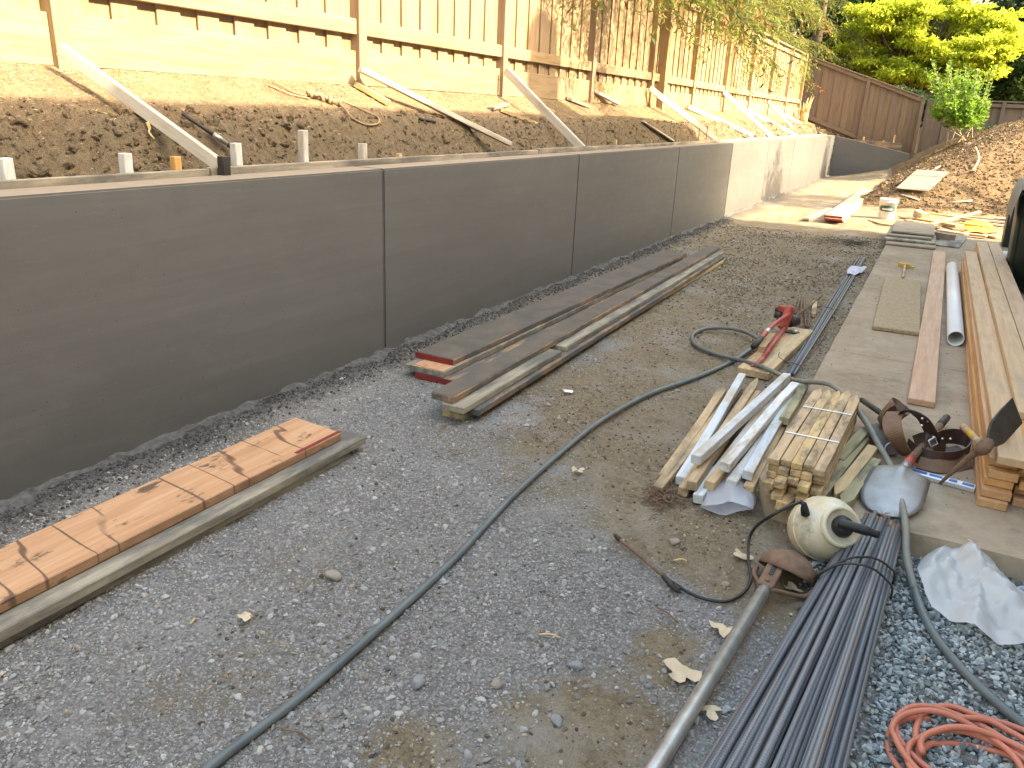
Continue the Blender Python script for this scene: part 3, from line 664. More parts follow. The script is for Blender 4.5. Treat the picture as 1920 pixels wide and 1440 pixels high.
M_bin=plain('dark_green_bin',(.022,.032,.022),.5,scale=4,var=.15,bump=.05); M_rag=plain('lilac_rag',(.60,.58,.68),.9,scale=20,bump=.4); M_rope=plain('tan_rope',(.36,.27,.16),.9,scale=60,bump=.9,c2=(.20,.14,.08))
M_green=plain('green_label',(.05,.11,.09),.5); M_straw=plain('straw',(.66,.48,.22),.8,scale=8)
def film(name,c,alpha,tr):
    s=NT(name); n=s.noise(s.obj(),9,4,.6); s.done(s.ramp(n,[(.3,tuple(x*.9 for x in c)),(.7,c)]),.28,s.bump(n,.35,.01),spec=.6)
    t=s.n('BsdfTranslucent',Color=c); tp=s.n('BsdfTransparent',Color=(1,1,1)); a=s.n('MixShader',Fac=tr); b=s.n('MixShader',Fac=alpha)
    s.t.links.new(s.b.outputs[0],a.inputs[1]); s.t.links.new(t.outputs[0],a.inputs[2]); s.t.links.new(tp.outputs[0],b.inputs[1]); s.t.links.new(a.outputs[0],b.inputs[2]); s.t.links.new(b.outputs[0],s.out.inputs[0]); return s.m
M_film=film('milky_plastic_sheet',(.84,.83,.82),.80,.35); M_film2=film('grey_plastic_sleeve',(.66,.67,.72),.72,.3)
def tank_mat():
    s=NT('yellowed_tank_plastic'); v=s.obj(); n=s.noise(v,6,5,.65); z=s.n('SeparateXYZ',Vector=v).outputs[2]; big=s.noise(v,11,5,.7)
    col=s.ramp(z,[(.0,(.52,.40,.20)),(.5,(.66,.60,.45)),(1,(.70,.66,.53))]); col=s.ramp(n,[(.3,(.56,.45,.25)),(.62,(.70,.65,.52))])
    col=s.mix(s.ramp(big,[(.50,0),(.68,.7)]),col,(.27,.21,.12)); return s.done(col,.42,s.bump(n,.05,.004),spec=.4)
M_tank=tank_mat()

# ------------------------------------------------------------------ ray onto the uneven surfaces
def hit(u,v,hf,t0,t1,n=900):
    d=ray(u,v); d=d/np.linalg.norm(d); t=np.linspace(t0,t1,n); P=np.array([0,0,CAMH])+t[:,None]*d
    f=P[:,2]-hf(P[:,0],P[:,1]); i=np.argmax(f<0)
    if f[i]>=0: i=n-1
    return Vector(P[i])
def PB(u,v):
    d=ray(u,v); n=np.linalg.norm(d); return hit(u,v,bank_h,3.42/-d[0]*n,4.33/-d[0]*n)
def PG(u,v): return hit(u,v,ground_h,8,40,3000)
def gz(x,y): return float(ground_h(x,y))
def bz(x,y): return float(bank_h(x,y))

# ------------------------------------------------------------------ form board and stakes behind the wall
ys=[-.6,3.02,6.9,11.2,15.4,19.8,24.2,27.3]
lab=['grey cement-stained form board behind the wall top, nearest piece','form board behind the wall top past the first white brace','form board behind the wall top along the second panel joint','form board behind the wall top by the shadow edge','sunlit form board behind the wall top past the shadow edge','sunlit form board behind the wall top under the thin braces','last form board behind the wall top by the wall corner']
lab=['cement-stained form board behind the wall ending at the big brace foot']+lab[1:]
for i,(a,b) in enumerate(zip(ys[:-1],ys[1:])):
    tag(beam('form_board',(WX-WT-.024-.004*(i%2),a,1.115+.006*(i%3)),(WX-WT-.024,b-.01,1.115+.004*(i%2)),.038,.275,M_greyb,bev=.004,seg=8,bow=.006),lab[i],'board','form boards behind the wall')
SX=WX-WT-.07
for (u,v,w,m,lb) in ((10,296,.045,M_paint,'broad white painted stake before the smudged one behind the form board'),(231,287,.045,M_paint,'white painted stake with black smudges behind the form board'),(327,293,.040,M_cedar,'short bare orange wooden stake with a dark stain behind the form board'),(442,268,.045,M_paint,'white painted stake just past the foot of the big brace'),(566,244,.045,M_paint,'tallest white painted stake standing out of the bank'),(681,269,.045,M_paint,'white painted stake next to a low wooden stub'),
        (750,288,.035,M_stake,'low split wooden stake below the dry twigs'),(838,290,.03,M_stake,'tiny wooden stake stub under the long brace'),(940,289,.03,M_stake,'small wooden stub near the end of the long brace'),(1154,262,.035,M_stake,'upright wooden stake between two rusty rods'),(1220,262,.035,M_stake,'wooden stub below the pale loose board'),(1062,280,.03,M_stake,'wooden stub right at the foot of the crossing brace'),(1003,287,.025,M_paint,'thin white stub near the first wall joint of the shaded bank')):
    p=AX(u,v,SX); tag(beam('wooden_stake',(p.x,p.y,.95),(p.x+random.uniform(-.01,.01),p.y+random.uniform(-.01,.01),p.z),w,w,m,up=(1,0,0),bev=.003),lb,'stake','stakes behind the form board')
for (u,v,lb) in ((1103,235,'rusty rod standing behind the second wall panel'),(1162,243,'rusty rod beside the upright wooden stake'),(1268,245,'rusty rod at the foot of the pale loose board'),(1327,236,'thick rusty rod at the shadow edge of the bank'),(1312,240,'thin rusty rod just before the shadow edge'),(1483,242,'rusty rod in the sunlit bank by the thin braces'),(1556,236,'brown rod standing at the wall corner')):
    p=AX(u,v,SX-.03); tag(tube('rebar_rod',[(p.x,p.y,.9),(p.x,p.y,p.z)],.008,M_rust,n=6),lb,'rod','rods standing behind the wall')

# ------------------------------------------------------------------ braces from the fence to the form board
def brace(u0,v0,u1,v1,w,h,m,lb,X0=FX+.075,foot=None,roll=0,dz=0,X1=None):
    p=AX(u0,v0,X0); q=AX(u1,v1,X1 if X1 is not None else SX+.07)
    q.z=max(q.z,bz(q.x,q.y)+h*.5) if X1 is not None else q.z
    return tag(beam('wooden_brace',p,q,w,h,m,bev=.003,seg=6,bow=.006,roll=roll),lb,'brace','braces leaning on the bank'),p,q
b1,p,q=brace(113,92,418,314,.040,.066,M_brace,'big white wooden brace from the first fence post to the form board',X0=FX+.16)
beam('foot_bracket',q+Vector((.02,-.01,-.05)),q+Vector((.02,-.01,.06)),.05,.045,M_dkmetal,b1,up=(1,0,0))
brace(675,130,955,270,.085,.040,M_brace,'long flat pale brace lying from the second post down the bank',X0=FX+.12,X1=-3.50)
brace(948,132,1092,279,.040,.080,M_brace,'narrow tan brace leaning across from the third post',X0=FX+.1)
brace(1218,165,1345,263,.040,.085,M_brace,'brace reaching from the wide post to the shadow edge')
brace(1290,200,1412,254,.040,.080,M_brace,'sunlit brace beyond the wide post lying low on the bank',X1=-3.52)
brace(1357,172,1447,257,.040,.085,M_brace,'bright white brace crossing the sunlit bank')
brace(1400,207,1493,254,.040,.080,M_brace,'low sunlit brace past the bright white one',X1=-3.50)
brace(1440,190,1487,241,.040,.07,M_brace,'thin brown brace crossing the far low brace',X1=-3.7)
brace(1467,214,1502,231,.040,.07,M_brace,'short brace beside the straw-coloured stump',X1=-3.8)
brace(1522,243,1541,252,.040,.07,M_brace,'last small brace by the wall corner',X1=-3.45)
def lying(u0,v0,u1,v1,w,h,m,lb,name='loose_board',lift=.02,**kw):
    p=PB(u0,v0);q=PB(u1,v1);p.z+=lift;q.z+=lift
    return tag(beam(name,p,q,w,h,m,bev=.003,**kw),lb,'board','loose wood on the bank')
lying(668,165,728,200,.085,.04,M_stake,'short tan board stub at the base of the second post',lift=.03)
lying(938,210,1008,236,.05,.035,M_stake,'pointed loose stake lying on the shaded bank',point=.09)
lying(920,208,950,199,.07,.03,M_greyb,'small grey wood scrap beside the pointed stake')
lying(1060,187,1104,204,.07,.035,M_greyb,'short brown board lying under the chimney shadow')
lying(1112,178,1160,202,.06,.035,M_brace,'short board leaning at the fourth post',lift=.05)
lying(1202,230,1262,268,.09,.02,M_brace,'pale loose board lying by the form board past the fourth post')
lying(1022,205,1040,214,.05,.03,M_stake,'small stub of wood under the crossing brace')
# rope with a loop, pipe with coupling, roots, dry stump
P=[PB(u,v)+Vector((0,0,.015)) for u,v in ((512,158),(530,166),(553,178),(575,183))]
rope=empty('rope',PB(600,190),'knotted tan rope with a big loop lying on the bank','rope')
tube('rope_tail',P,.006,M_rope,rope,6,sub=5)
tube('rope_tail',[PB(u,v)+Vector((0,0,.012)) for u,v in ((497,161),(515,168),(545,180),(580,188))],.006,M_rope,rope,6,sub=5)
kn=[]
for i in range(26):
    t=i/25; c=PB(574+62*t,181+20*t); kn.append(c+Vector((.018*math.sin(i*1.9),.014*math.cos(i*2.3),.03+.022*math.sin(i*2.7))))
tube('knot',kn,.013,M_rope,rope,6,sub=3)
tube('loop',[PB(u,v)+Vector((0,0,.015)) for u,v in ((632,190),(655,199),(690,215),(707,223),(711,233),(700,238),(680,236),(660,225),(648,210),(638,200))],.0085,M_rope,rope,6,sub=5)
a=PB(358,234)+Vector((.0,0,.03));b=PB(396,262)+Vector((.02,0,.03)); dv=(b-a).normalized()
pc=empty('pipe_with_coupling',a,'dark pipe with a pale coupling sticking out of the scarp','pipe')
tube('pipe',[a-dv*.05,b+dv*.02],.011,M_dkmetal,pc,8); tube('coupling',[b,b+dv*.05,b+dv*.052,b+dv*.09],[.016,.016,.013,.013],M_galv,pc,10); tube('end_stub',[b+dv*.09,b+dv*.13],.015,M_dkmetal,pc,8)
tag(tube('root',[PB(u,v)+Vector((.02,0,.01)) for u,v in ((272,233),(276,245),(275,252),(285,264))],[.011,.010,.009,.007,.006,.006,.005,.005,.005,.005][:10],M_straw,n=6,sub=3),'pale bent root poking out of the scarp','root')
tag(tube('hose_coupling',[PB(787,228)+Vector((0,0,.02)),PB(815,233)+Vector((0,0,.02))],.014,M_dkmetal,n=8),'small dark pipe stub on the shaded bank','pipe')
sp=PB(1505,228); st=empty('dry_stump',sp,'straw coloured splintered stump at the far end of the bank','stump')
tube('stump',[sp+Vector((0,0,-.1)),sp+Vector((.02,0,.25)),sp+Vector((.05,0,.42))],[.13,.12,.09],M_straw,st,9)
for i in range(16):
    a_=random.uniform(0,6.28); tube('splinter',[sp+Vector((.08*math.cos(a_),.08*math.sin(a_),.2)),sp+Vector((.2*math.cos(a_)+.05,.2*math.sin(a_),random.uniform(.35,.75)))],[.03,.004],M_straw,st,4)
# far form boards behind the return wall
tag(beam('form_board',AY(1600,268,27.73),AY(1690,276,27.73),.22,.03,M_form,up=(0,1,0)),'orange grey form board standing behind the return wall','board')
for (u,v,lb) in ((1620,257,'stake behind the return wall at its high end'),(1657,263,'middle stake behind the return wall'),(1678,253,'stake behind the return wall at its low end')):
    p=AY(u,v,27.8); tag(beam('wooden_stake',(p.x,p.y,.3),p,.05,.04,M_stake,up=(0,1,0)),lb,'stake')

# ------------------------------------------------------------------ piles of planks on the gravel
def pxb(name,n,f,w,th,zt,m,lb,cat='plank',group=None,ext=0,**kw):
    """board from the pixels of the middle of its two top end edges; ext lengthens the near end"""
    a=G(*n,zt);b=G(*f,zt);d=(b-a).normalized(); a=a-d*ext; a.z=b.z=zt-th/2
    kw.setdefault('bev',.004); kw.setdefault('seg',10); kw.setdefault('bow',.006)
    return tag(beam(name,a,b,w,th,m,**kw),lb,cat,group)
def xb(name,x0,x1,y0,y1,z0,th,m,lb,cat='plank',group=None,**kw):
    kw.setdefault('bev',.004); kw.setdefault('seg',10); kw.setdefault('bow',.005)
    return tag(beam(name,((x0+x1)/2+kw.pop('skew',0),y0,z0+th/2),((x0+x1)/2,y1,z0+th/2),abs(x1-x0),th,m,**kw),lb,cat,group)
xb('plank',-2.515,-2.235,-.9,2.72,.006,.038,M_greyb,'bottom grey plank under the orange plank by the wall')
xb('plank',-2.50,-2.215,-.9,2.82,.046,.040,M_greyb,'greenish grey middle plank under the orange plank')
op=xb('orange_plank',-2.590,-2.283,-.9,2.73,.088,.040,M_orange,'orange plank with dark drips across it lying on two grey planks',cut=.03,bow=.003)
beam('painted_edge',(-2.295,2.42,.1287),(-2.296,2.725,.1287),.02,.0012,M_red,op,bev=0)
G2='form planks stacked along the wall'
def capped(o,L,w,th,m=M_red,side=-1,t=.004):
    mw=WM[o.name]; mobj('painted_end',boxmesh(t,w*.998,th*1.01,.001,key=m.name),m,o,mw@Matrix.Translation((side*(L/2+t*.3),0,0)))
def LL(n,f,z): return (G(*n,z)-G(*f,z)).length
def film_top(o,L,w,th):
    mobj('cement_film',boxmesh(L-.01,w-.008,.003,.001,seg=8,key='film'),M_formtop,o,WM[o.name]@Matrix.Translation((0,0,th/2+.0012)))
o=pxb('plank',(815,706),(1262,488),.286,.038,.044,M_form,'lowest red-ended plank of the stack against the wall',bow=0); capped(o,LL((815,706),(1262,488),.044),.286,.038)
o=pxb('plank',(795,690),(1258,480),.286,.038,.084,M_greyb,'middle plank of the wall stack with a bare orange end',bow=0)
mobj('bare_end',boxmesh(.30,.22,.003,.001,key='bare'),M_orange,o,WM[o.name]@Matrix.Translation((-LL((795,690),(1258,480),.084)/2+.152,-.02,.0195)))
o=pxb('plank',(814,667),(1265,472),.286,.038,.124,M_form,'top cement-coated plank with a bright red end beside the wall',bow=0); capped(o,LL((814,667),(1265,472),.124),.286,.038); film_top(o,LL((814,667),(1265,472),.124),.286,.038)
pxb('board',(850,773),(1346,486),.140,.038,.042,M_cream,'cream-ended bottom board of the narrow stack',bow=.004)
pxb('board',(876,764),(1347,479),.140,.038,.081,M_form,'third board of the narrow stack set back at its end')
pxb('board',(848,760),(1036,654),.140,.037,.119,M_greyb,'short grey board in the second layer of the narrow stack')
pxb('board',(1044,647),(1347,471),.140,.037,.119,M_greyb,'longer grey board in the second layer beyond the gap')
o=pxb('board',(829,740),(1340,462),.140,.038,.158,M_form,'top cement-coated board of the narrow stack',bow=0); film_top(o,LL((829,740),(1340,462),.158),.14,.038)

# ------------------------------------------------------------------ hose
hp=[]
def H(u,v,z): hp.append(G(u,v,z))
for u,v in ((250,1570),(400,1440),(560,1313),(700,1187),(850,1050),(960,932),(1050,850),(1130,787),(1220,738),(1300,710),(1370,680)): 
    p=G(u,v,.016); hp.append(Vector((p.x,p.y,max(.016,gz(p.x,p.y)+.016))))
H(1400,660,.03);H(1424,642,.05);H(1405,626,.05);H(1372,616,.03);H(1335,615,.02);H(1306,622,.017);H(1297,634,.017);H(1308,650,.017);H(1345,665,.02);H(1390,676,.06);H(1432,689,.082);H(1470,706,.06)
H(1500,715,.13);H(1537,717,.20);H(1562,724,.22);H(1592,750,.215);H(1624,792,.20);H(1650,838,.17);H(1672,879,.15);H(1687,928,.14);H(1698,984,.125);H(1700,1045,.08);H(1715,1105,.035);H(1741,1173,.022);H(1792,1242,.022);H(1860,1310,.022);H(1935,1370,.022);H(2060,1450,.022)
ph=cat_rom(hp,7); cutk=7*21
hose=empty('garden_hose',hp[1],'long grey green garden hose snaking from the gravel over the stakes','hose')
tube('hose_length',ph[:cutk+1],.0145,M_hose,hose,10); tube('hose_length',ph[cutk:7*33+1],.0145,M_hosetan,hose,10); tube('hose_length',ph[7*33:],.0145,M_hose,hose,10)

# ------------------------------------------------------------------ rebar bender on its plank
bp_=pxb('plank',(1412,694),(1500,615),.21,.05,.062,M_stake,'short tan plank under the red rebar bender',seg=1,bow=0)
Z=.062
rb=empty('rebar_bender',G(1474,618,Z),'red rebar bender with long handles lying on a short plank','tool')
hd=G(1473,612,Z+.05); grip=G(1413,650,Z+.10); bend=G(1447,612,Z+.10)
tube('fixed_handle',[hd,G(1430,672,Z+.025)],.017,M_redtool,rb,10); e=G(1430,672,Z+.025); tube('flat_foot',[e,G(1418,684,Z+.012),G(1408,686,Z+.008)],[.018,.016,.006],M_redtool,rb,6)
d=(bend-hd); tube('moving_handle',[hd+Vector((.01,0,.10)),bend,bend.lerp(grip,.7)],.017,M_redtool,rb,10,sub=6)
tube('grip',[bend.lerp(grip,.62),grip],.0205,M_black,rb,12); tube('collar',[bend.lerp(grip,.2),bend.lerp(grip,.3)],.019,M_silver,rb,10)
beam('head_block',hd+Vector((-.02,-.03,-.02)),hd+Vector((.01,.05,.15)),.06,.075,M_redtool,rb,bev=.012)
for (u,v,z,r) in ((1461,582,.13,.026),(1460,591,.11,.026),(1464,600,.08,.026)):
    c=G(u,v,Z+z); tube('roller',[c-Vector((.03,.0,0)),c+Vector((.03,0,0))],r,M_dkmetal,rb,12)
c=G(1487,602,Z+.08); tube('pivot_disc',[c-Vector((.02,.035,0)),c+Vector((.015,.035,.0))],.045,M_dkmetal,rb,16); tube('pivot_bolt',[c-Vector((.03,.05,0)),c+Vector((.02,.05,.0))],.018,M_black,rb,8)
beam('side_arm',hd+Vector((0,.02,.12)),G(1462,578,Z+.15),.03,.05,M_redtool,rb,bev=.006)
beam('base_plate',G(1478,624,Z+.004),G(1490,621,Z+.004),.09,.008,M_dkmetal,rb); c=G(1487,622,Z+.014); tube('wing_nut',[c,c+Vector((.03,0,.012))],.012,M_silver,rb,6)
bk=G(1438,645,Z); tag(beam('wood_block',G(1428,655,Z+.022),G(1448,629,Z+.022),.045,.042,M_stake),'small wood block between the bender handles','block')
for i,((u0,v0,u1,v1,z),lb) in enumerate(zip(((1485,588,1494,560,.01),(1491,588,1501,557,.01),(1502,615,1503,562,.015),(1511,612,1507,560,.012),(1515,613,1519,585,.01)),('bender-side','second','straight middle','fourth','stake-side'))):
    tag(tube('rebar_offcut',[G(u0,v0,z+.004),G(u1,v1,z+.004)],.0085,M_rust,n=7),lb+' rusty rebar offcut of the fan behind the bender','rebar','rebar offcuts behind the bender')
tag(tube('bent_rebar',[G(1493,592,.06),G(1524,569,.04),G(1531,562,.03),G(1541,552,.015)],.008,M_rust,n=7),'bent rusty rod lying across the offcuts','rebar')
tag(beam('stake_offcut',G(1525,591,.02),G(1528,567,.02),.04,.035,M_bundle),'small yellow stake offcut beside the thin rebar','stake')
# thin rebar lying along the slab
tr=empty('thin_rebar_bundle',G(1540,590,0),'loosely tied long thin rebar lying beside the patio edge','rebar')
for i in range(10):
    a=G(1476+i*1.6+random.uniform(-1,1),700+random.uniform(-3,5),.012+.012*(i%3)); b=G(1606+i*1.9,481+random.uniform(-4,6),.012+.012*((i*2)%3)); mid=a.lerp(b,.5)+Vector((random.uniform(-.02,.02),0,0))
    V,F=tubegeo(cat_rom([a,mid,b],6),.0075,6); mw=frame(a,b); iv=mw.inverted(); mesh('bar',[iv@v for v in V],F,M_rebar if i%3 else M_rust,tr,mw,True)
for (u,v) in ((1484,686),(1548,580)):
    c=G(u,v,.03); tube('tie_wire',[c+Vector((-.09,0,-.02)),c+Vector((-.06,.005,.015)),c+Vector((.05,.0,.015)),c+Vector((.08,0,-.02))],.0022,M_dkmetal,tr,5,sub=4)
tube('tie_wire',[G(1484,686,.04),G(1470,676,.07),G(1460,668,.10),G(1462,660,.12)],.0022,M_dkmetal,tr,5,sub=4)
for (a,b) in (((1516,672),(1532,650)),((1532,650),(1548,626))): tag(tube('rebar_offcut',[G(*a,.012),G(*b,.012)],.008,M_rust,n=6),'short rod end lying right of the thin rebar','rebar','rod ends by the patio edge')

def sheet(name,outline,zf,m,n=7,parent=None,thick=.0):
    """fan sheet from an outline of ground pixels; zf(x,y,r) gives the height, r = 0 centre .. 1 rim"""
    O=[Vector(p) for p in outline]; c=sum(O,Vector())/len(O); V=[(c.x,c.y,zf(c.x,c.y,0))]; F=[]; k=len(O)
    for j in range(1,n+1):
        for p in O: q=c.lerp(p,j/n); V.append((q.x,q.y,zf(q.x,q.y,j/n)))
    for i in range(k): F.append((0,1+i,1+(i+1)%k))
    for j in range(n-1):
        for i in range(k): a=1+j*k+i;b=1+j*k+(i+1)%k; F.append((a,a+k,b+k,b))
    return mesh(name,V,F,m,parent,smooth=True)
rag=sheet('rag',cat_rom([G(u,v,.05) for u,v in ((1588,508),(1597,501),(1612,500),(1625,502),(1618,508),(1605,513),(1592,514))],4,True),lambda x,y,r:.07+.025*float(vnoise(x*18,y*10,61))-.02*r,M_rag); tag(rag,'pale lilac rag draped over the thin rebar','rag')
# ------------------------------------------------------------------ heap of painted stakes
HG='stakes heaped left of the strapped bundle'
for (u0,v0,z0,u1,v1,z1,m,lb,pt) in (
  (1244,898,.028,1357,728,.03,M_stake,'outermost bare yellow stake of the heap',.08),
  (1232,921,.024,1390,725,.03,M_stake,'knotty yellow stake with a split end at the heap edge',.09),
  (1276,902,.03,1392,706,.075,M_bpaint,'pale blue painted stake with pencil marks low in the heap',0),
  (1281,923,.026,1420,713,.10,M_stake,'yellow stake with a sharpened far tip behind the crossing white stake',.12),
  (1296,912,.07,1418,739,.06,M_stake,'bare stake whose square end shows between two blue ones',0),
  (1305,862,.135,1476,706,.135,M_bpaint,'pale blue stake lying topmost across the heap',0),
  (1308,936,.028,1450,752,.07,M_bpaint,'blue white stake with a pointed near tip',0),
  (1330,912,.07,1470,740,.09,M_stake,'bare stake with a brown sawn end in the heap middle',0),
  (1358,876,.14,1491,723,.14,M_paint,'thick white stake lying on top with a pink sawn end',0),
  (1371,908,.075,1484,752,.06,M_paint,'white stake under the thick topmost one',0),
  (1362,922,.028,1470,765,.026,M_stake,'dark bare stake at the bottom of the heap over the plastic sleeve',0),
  (1402,892,.10,1489,742,.10,M_bpaint,'blue white stake with a chisel tip beside the bundle',.07),
  (1402,920,.05,1500,745,.075,M_bundle,'yellow stake with a numbered end beside the strapped bundle',0),
  (1413,925,.022,1440,860,.03,M_grstake,'short grey stake pressed under the heap',0)):
    a=G(u0,v0,z0);b=G(u1,v1,z1)
    tag(beam('wooden_stake',a,b,.047,.045,m,bev=.003,seg=4,bow=.006,point=pt,roll=random.uniform(-.12,.12)),lb,'stake',HG)
# plastic sleeve under the heap
a=G(1362,958,.03); c=G(1368,895,.03); ax=(c-a).normalized(); sd=Vector((ax.y,-ax.x,0)); V=[];F=[];N=20
for j in range(8):
    for i in range(N):
        t=2*math.pi*i/N; w=.085+.012*math.sin(3*t+j); h=.034+.006*math.sin(2*t)
        V.append(a+ax*(j*.06+.03*math.cos(t))+sd*(w*math.cos(t)*(1+.25*math.cos(2*t)))+Vector((0,0,.012+h*math.sin(t)*(1-.5*abs(math.cos(t))))))
for j in range(7):
    for i in range(N): q=j*N+i; r=j*N+(i+1)%N; F.append((q,r,r+N,q+N))
tag(mesh('plastic_sleeve',V,F,M_film2,smooth=True),'grey translucent plastic sleeve poking out under the stake heap','plastic')

# ------------------------------------------------------------------ strapped bundle of stakes
top=.285; A0=G(1441,858,top);A1=G(1549,882,top);B0=G(1533,724,top);B1=G(1614,737,top)
sbn=empty('stake_bundle',(A0.x+.12,A0.y+.5,SLZ),'strapped bundle of yellow pointed wooden stakes on the patio corner','stake bundle')
lay=5; th=.030; xw=(A1-A0).normalized(); wid=(A1-A0).length/5; dirn=((B0-A0)+(B1-A1)).normalized(); LB=((B0-A0).length+(B1-A1).length)/2
for l in range(lay):
    for k in range(5):
        off=random.uniform(-.02,.02)+(0 if l==lay-1 else random.choice((0,.03,-.03,.0)))
        if l==0 and k in (1,3): off-=.06
        if l==2 and k in (1,3): off-=.05
        s=A0+xw*(wid*(k+.5)); s.z=top-th*(lay-l)+th/2; e=s+dirn*(LB+random.uniform(-.05,.04)); s=s+dirn*off; e.z=s.z
        beam('stake',s,e,wid*.95,th*.93,M_bundle,sbn,bev=.002,point=.085,roll=random.uniform(-.02,.02),seg=3,bow=.003)
for f in (.30,.66):
    c=A0.lerp(B0,f); d_=A1.lerp(B1,f); zt2=top+.003; zl=top-th*lay
    P=[Vector((c.x-.002,c.y,zl)),Vector((c.x-.002,c.y,zt2)),Vector((d_.x+.003,d_.y,zt2)),Vector((d_.x+.003,d_.y,zl))]
    V=[];F=[]
    for i,p in enumerate(P):
        for s in (-.007,.007): V.append(p+dirn*s)
        if i: F.append((2*i-2,2*i-1,2*i+1,2*i))
    mesh('strap',V,F,M_strap,sbn)
LG='loose pointed stakes beside the bundle'
for (u0,v0,z0,u1,v1,z1,m,pt,lb) in ((1624,808,.15,1571,866,.13,M_grstake,0,'greenish stake leaning against the bundle side'),(1620,826,.122,1531,940,.122,M_grstake,0,'long grey green stake lying under the hose'),(1636,842,.145,1566,932,.122,M_stake,.08,'stake with a sharp tip between bundle and shovel'),(1640,866,.125,1577,952,.122,M_grstake,.08,'sharp tipped stake touching the shovel blade'),(1500,898,.122,1444,936,.122,M_stake,0,'short stake end below the bundle front'),(1530,905,.122,1464,950,.122,M_bundle,0,'stake end sticking out beneath the bundle beside the sprayer'),(1506,726,.122,1470,790,.122,M_grstake,0,'grey stake lying between heap and bundle')):
    tag(beam('wooden_stake',G(u0,v0,z0),G(u1,v1,z1),.05,.042,m,bev=.003,point=pt,seg=3,bow=.004),lb,'stake',LG)

# ------------------------------------------------------------------ shovel, belt, mattock, level
sv=empty('shovel',G(1660,920,SLZ),'round steel shovel with red collar lying under the tool belt','shovel')
Sz=SLZ+.012; neck=G(1690,888,Sz+.055); tip=G(1655,968,Sz); ax=(neck-tip); Lb=ax.length; ax.normalize(); sd=ax.cross(Vector((0,0,1))).normalized(); up=sd.cross(ax)
V=[];F=[];nu,nv=13,14
for j in range(nv):
    t=j/(nv-1); y=Lb*t
    hw=.125*math.sqrt(max(0,1-(1-min(1,t/.55))**2.2)) if t<.55 else .125-.012*(t-.55)
    for i in range(nu):
        s=-1+2*i/(nu-1); x=s*hw; z=.034*(1-s*s)*(.35+.65*t)+.016*math.exp(-((s)/.18)**2)*sst(.55,.95,t)
        V.append(tip+ax*y+sd*x+up*float(z))
for j in range(nv-1):
    for i in range(nu-1): q=j*nu+i; F.append((q,q+1,q+nu+1,q+nu))
bl_=mesh('blade',V,F,M_steel,sv,smooth=True); md=bl_.modifiers.new('thick','SOLIDIFY'); md.thickness=.003
n1=neck+ax*.0; e2=G(1700,872,Sz+.06); e3=G(1709,860,Sz+.06); e4=G(1775,783,Sz+.035)
tube('socket',[neck-ax*.06-up*.004,neck,e2],[.012,.019,.022],M_galv,sv,10,sub=3); tube('red_collar',[e2,e3],.021,M_redtool,sv,10); tube('shaft',[e3,e4],.018,M_rust,sv,10); tube('end_grip',[e3.lerp(e4,.78),e4],.0195,M_dkmetal,sv,10)
def ribbon(name,path,wv,w,m,parent,sub=6,th=.005):
    pts=cat_rom(path,sub); wvs=cat_rom(wv,sub) if hasattr(wv[0],'__len__') else [Vector(wv)]*len(pts); V=[];F=[]
    for i,p in enumerate(pts):
        t=(pts[min(i+1,len(pts)-1)]-pts[max(i-1,0)]).normalized(); a=Vector(wvs[i]); a=(a-t*a.dot(t)).normalized(); nn=t.cross(a)
        for (s,k) in ((-.5,-.5),(.5,-.5),(.5,.5),(-.5,.5)): V.append(p+a*(w*s)+nn*(th*k))
        if i:
            b=(i-1)*4
            for k in range(4): F.append((b+k,b+(k+1)%4,b+4+(k+1)%4,b+4+k))
    F+= [(3,2,1,0),tuple(len(V)-4+k for k in range(4))]
    return mesh(name,V,F,m,parent,smooth=False)
tb_=empty('tool_belt',G(1720,850,SLZ),'dark brown leather tool belt with tan pouch heaped on the patio','tool belt')
zz=SLZ
# wide belt ring standing on edge
ring=[(1700,835,.05),(1722,853,.045),(1760,862,.045),(1800,858,.045),(1818,842,.045),(1815,825,.05),(1790,818,.055),(1765,820,.06),(1750,826,.075)]
ribbon('belt',[G(u,v,zz+z) for u,v,z in ring],[(0,.15,1)]*len(ring),.078,M_leather,tb_)
# arched strap going up from the pouch over to the buckle
arch=[(1672,800,.05),(1668,785,.12),(1685,772,.20),(1708,772,.225),(1730,785,.20),(1744,808,.14),(1752,828,.085)]
ribbon('arched_strap',[G(u,v,zz+z) for u,v,z in arch],[(.35,-.8,.2),(.4,-.8,.25),(.5,-.75,.3),(.6,-.7,.3),(.7,-.6,.2),(.8,-.5,.1),(.8,-.4,.1)],.072,M_leather,tb_)
arch2=[(1705,856,.03),(1690,840,.08),(1678,815,.14),(1672,790,.18),(1680,772,.20)]
ribbon('tan_strap',[G(u,v,zz+z) for u,v,z in arch2],[(.8,-.45,.2)]*5,.085,M_leather2,tb_)
ribbon('tongue',[G(1715,828,zz+.09),G(1735,822,zz+.1),G(1752,832,zz+.09),G(1772,842,zz+.05)],[(0,.6,.7)]*4,.06,M_leather,tb_)
ribbon('belt_tail',[G(1755,840,zz+.02),G(1785,848,zz+.02),G(1808,845,zz+.02)],[(.1,1,.1)]*3,.09,M_leather,tb_)
bcl=[G(1741,826,zz+.135),G(1746,838,zz+.10),G(1758,832,zz+.10),G(1753,820,zz+.135)]
tube('buckle',[bcl[0],bcl[1],bcl[2],bcl[3],bcl[0]],.0035,M_silver,tb_,6)
for (u,v,z) in ((1729,785,.215),(1740,790,.195),(1728,798,.195),(1750,820,.135),(1767,823,.105),(1782,823,.10)): lathe('rivet',[(.006,0),(.005,.004),(.001,.005)],M_silver,tb_,xform(G(u,v,zz+z),(0,-.6,.7)),8)
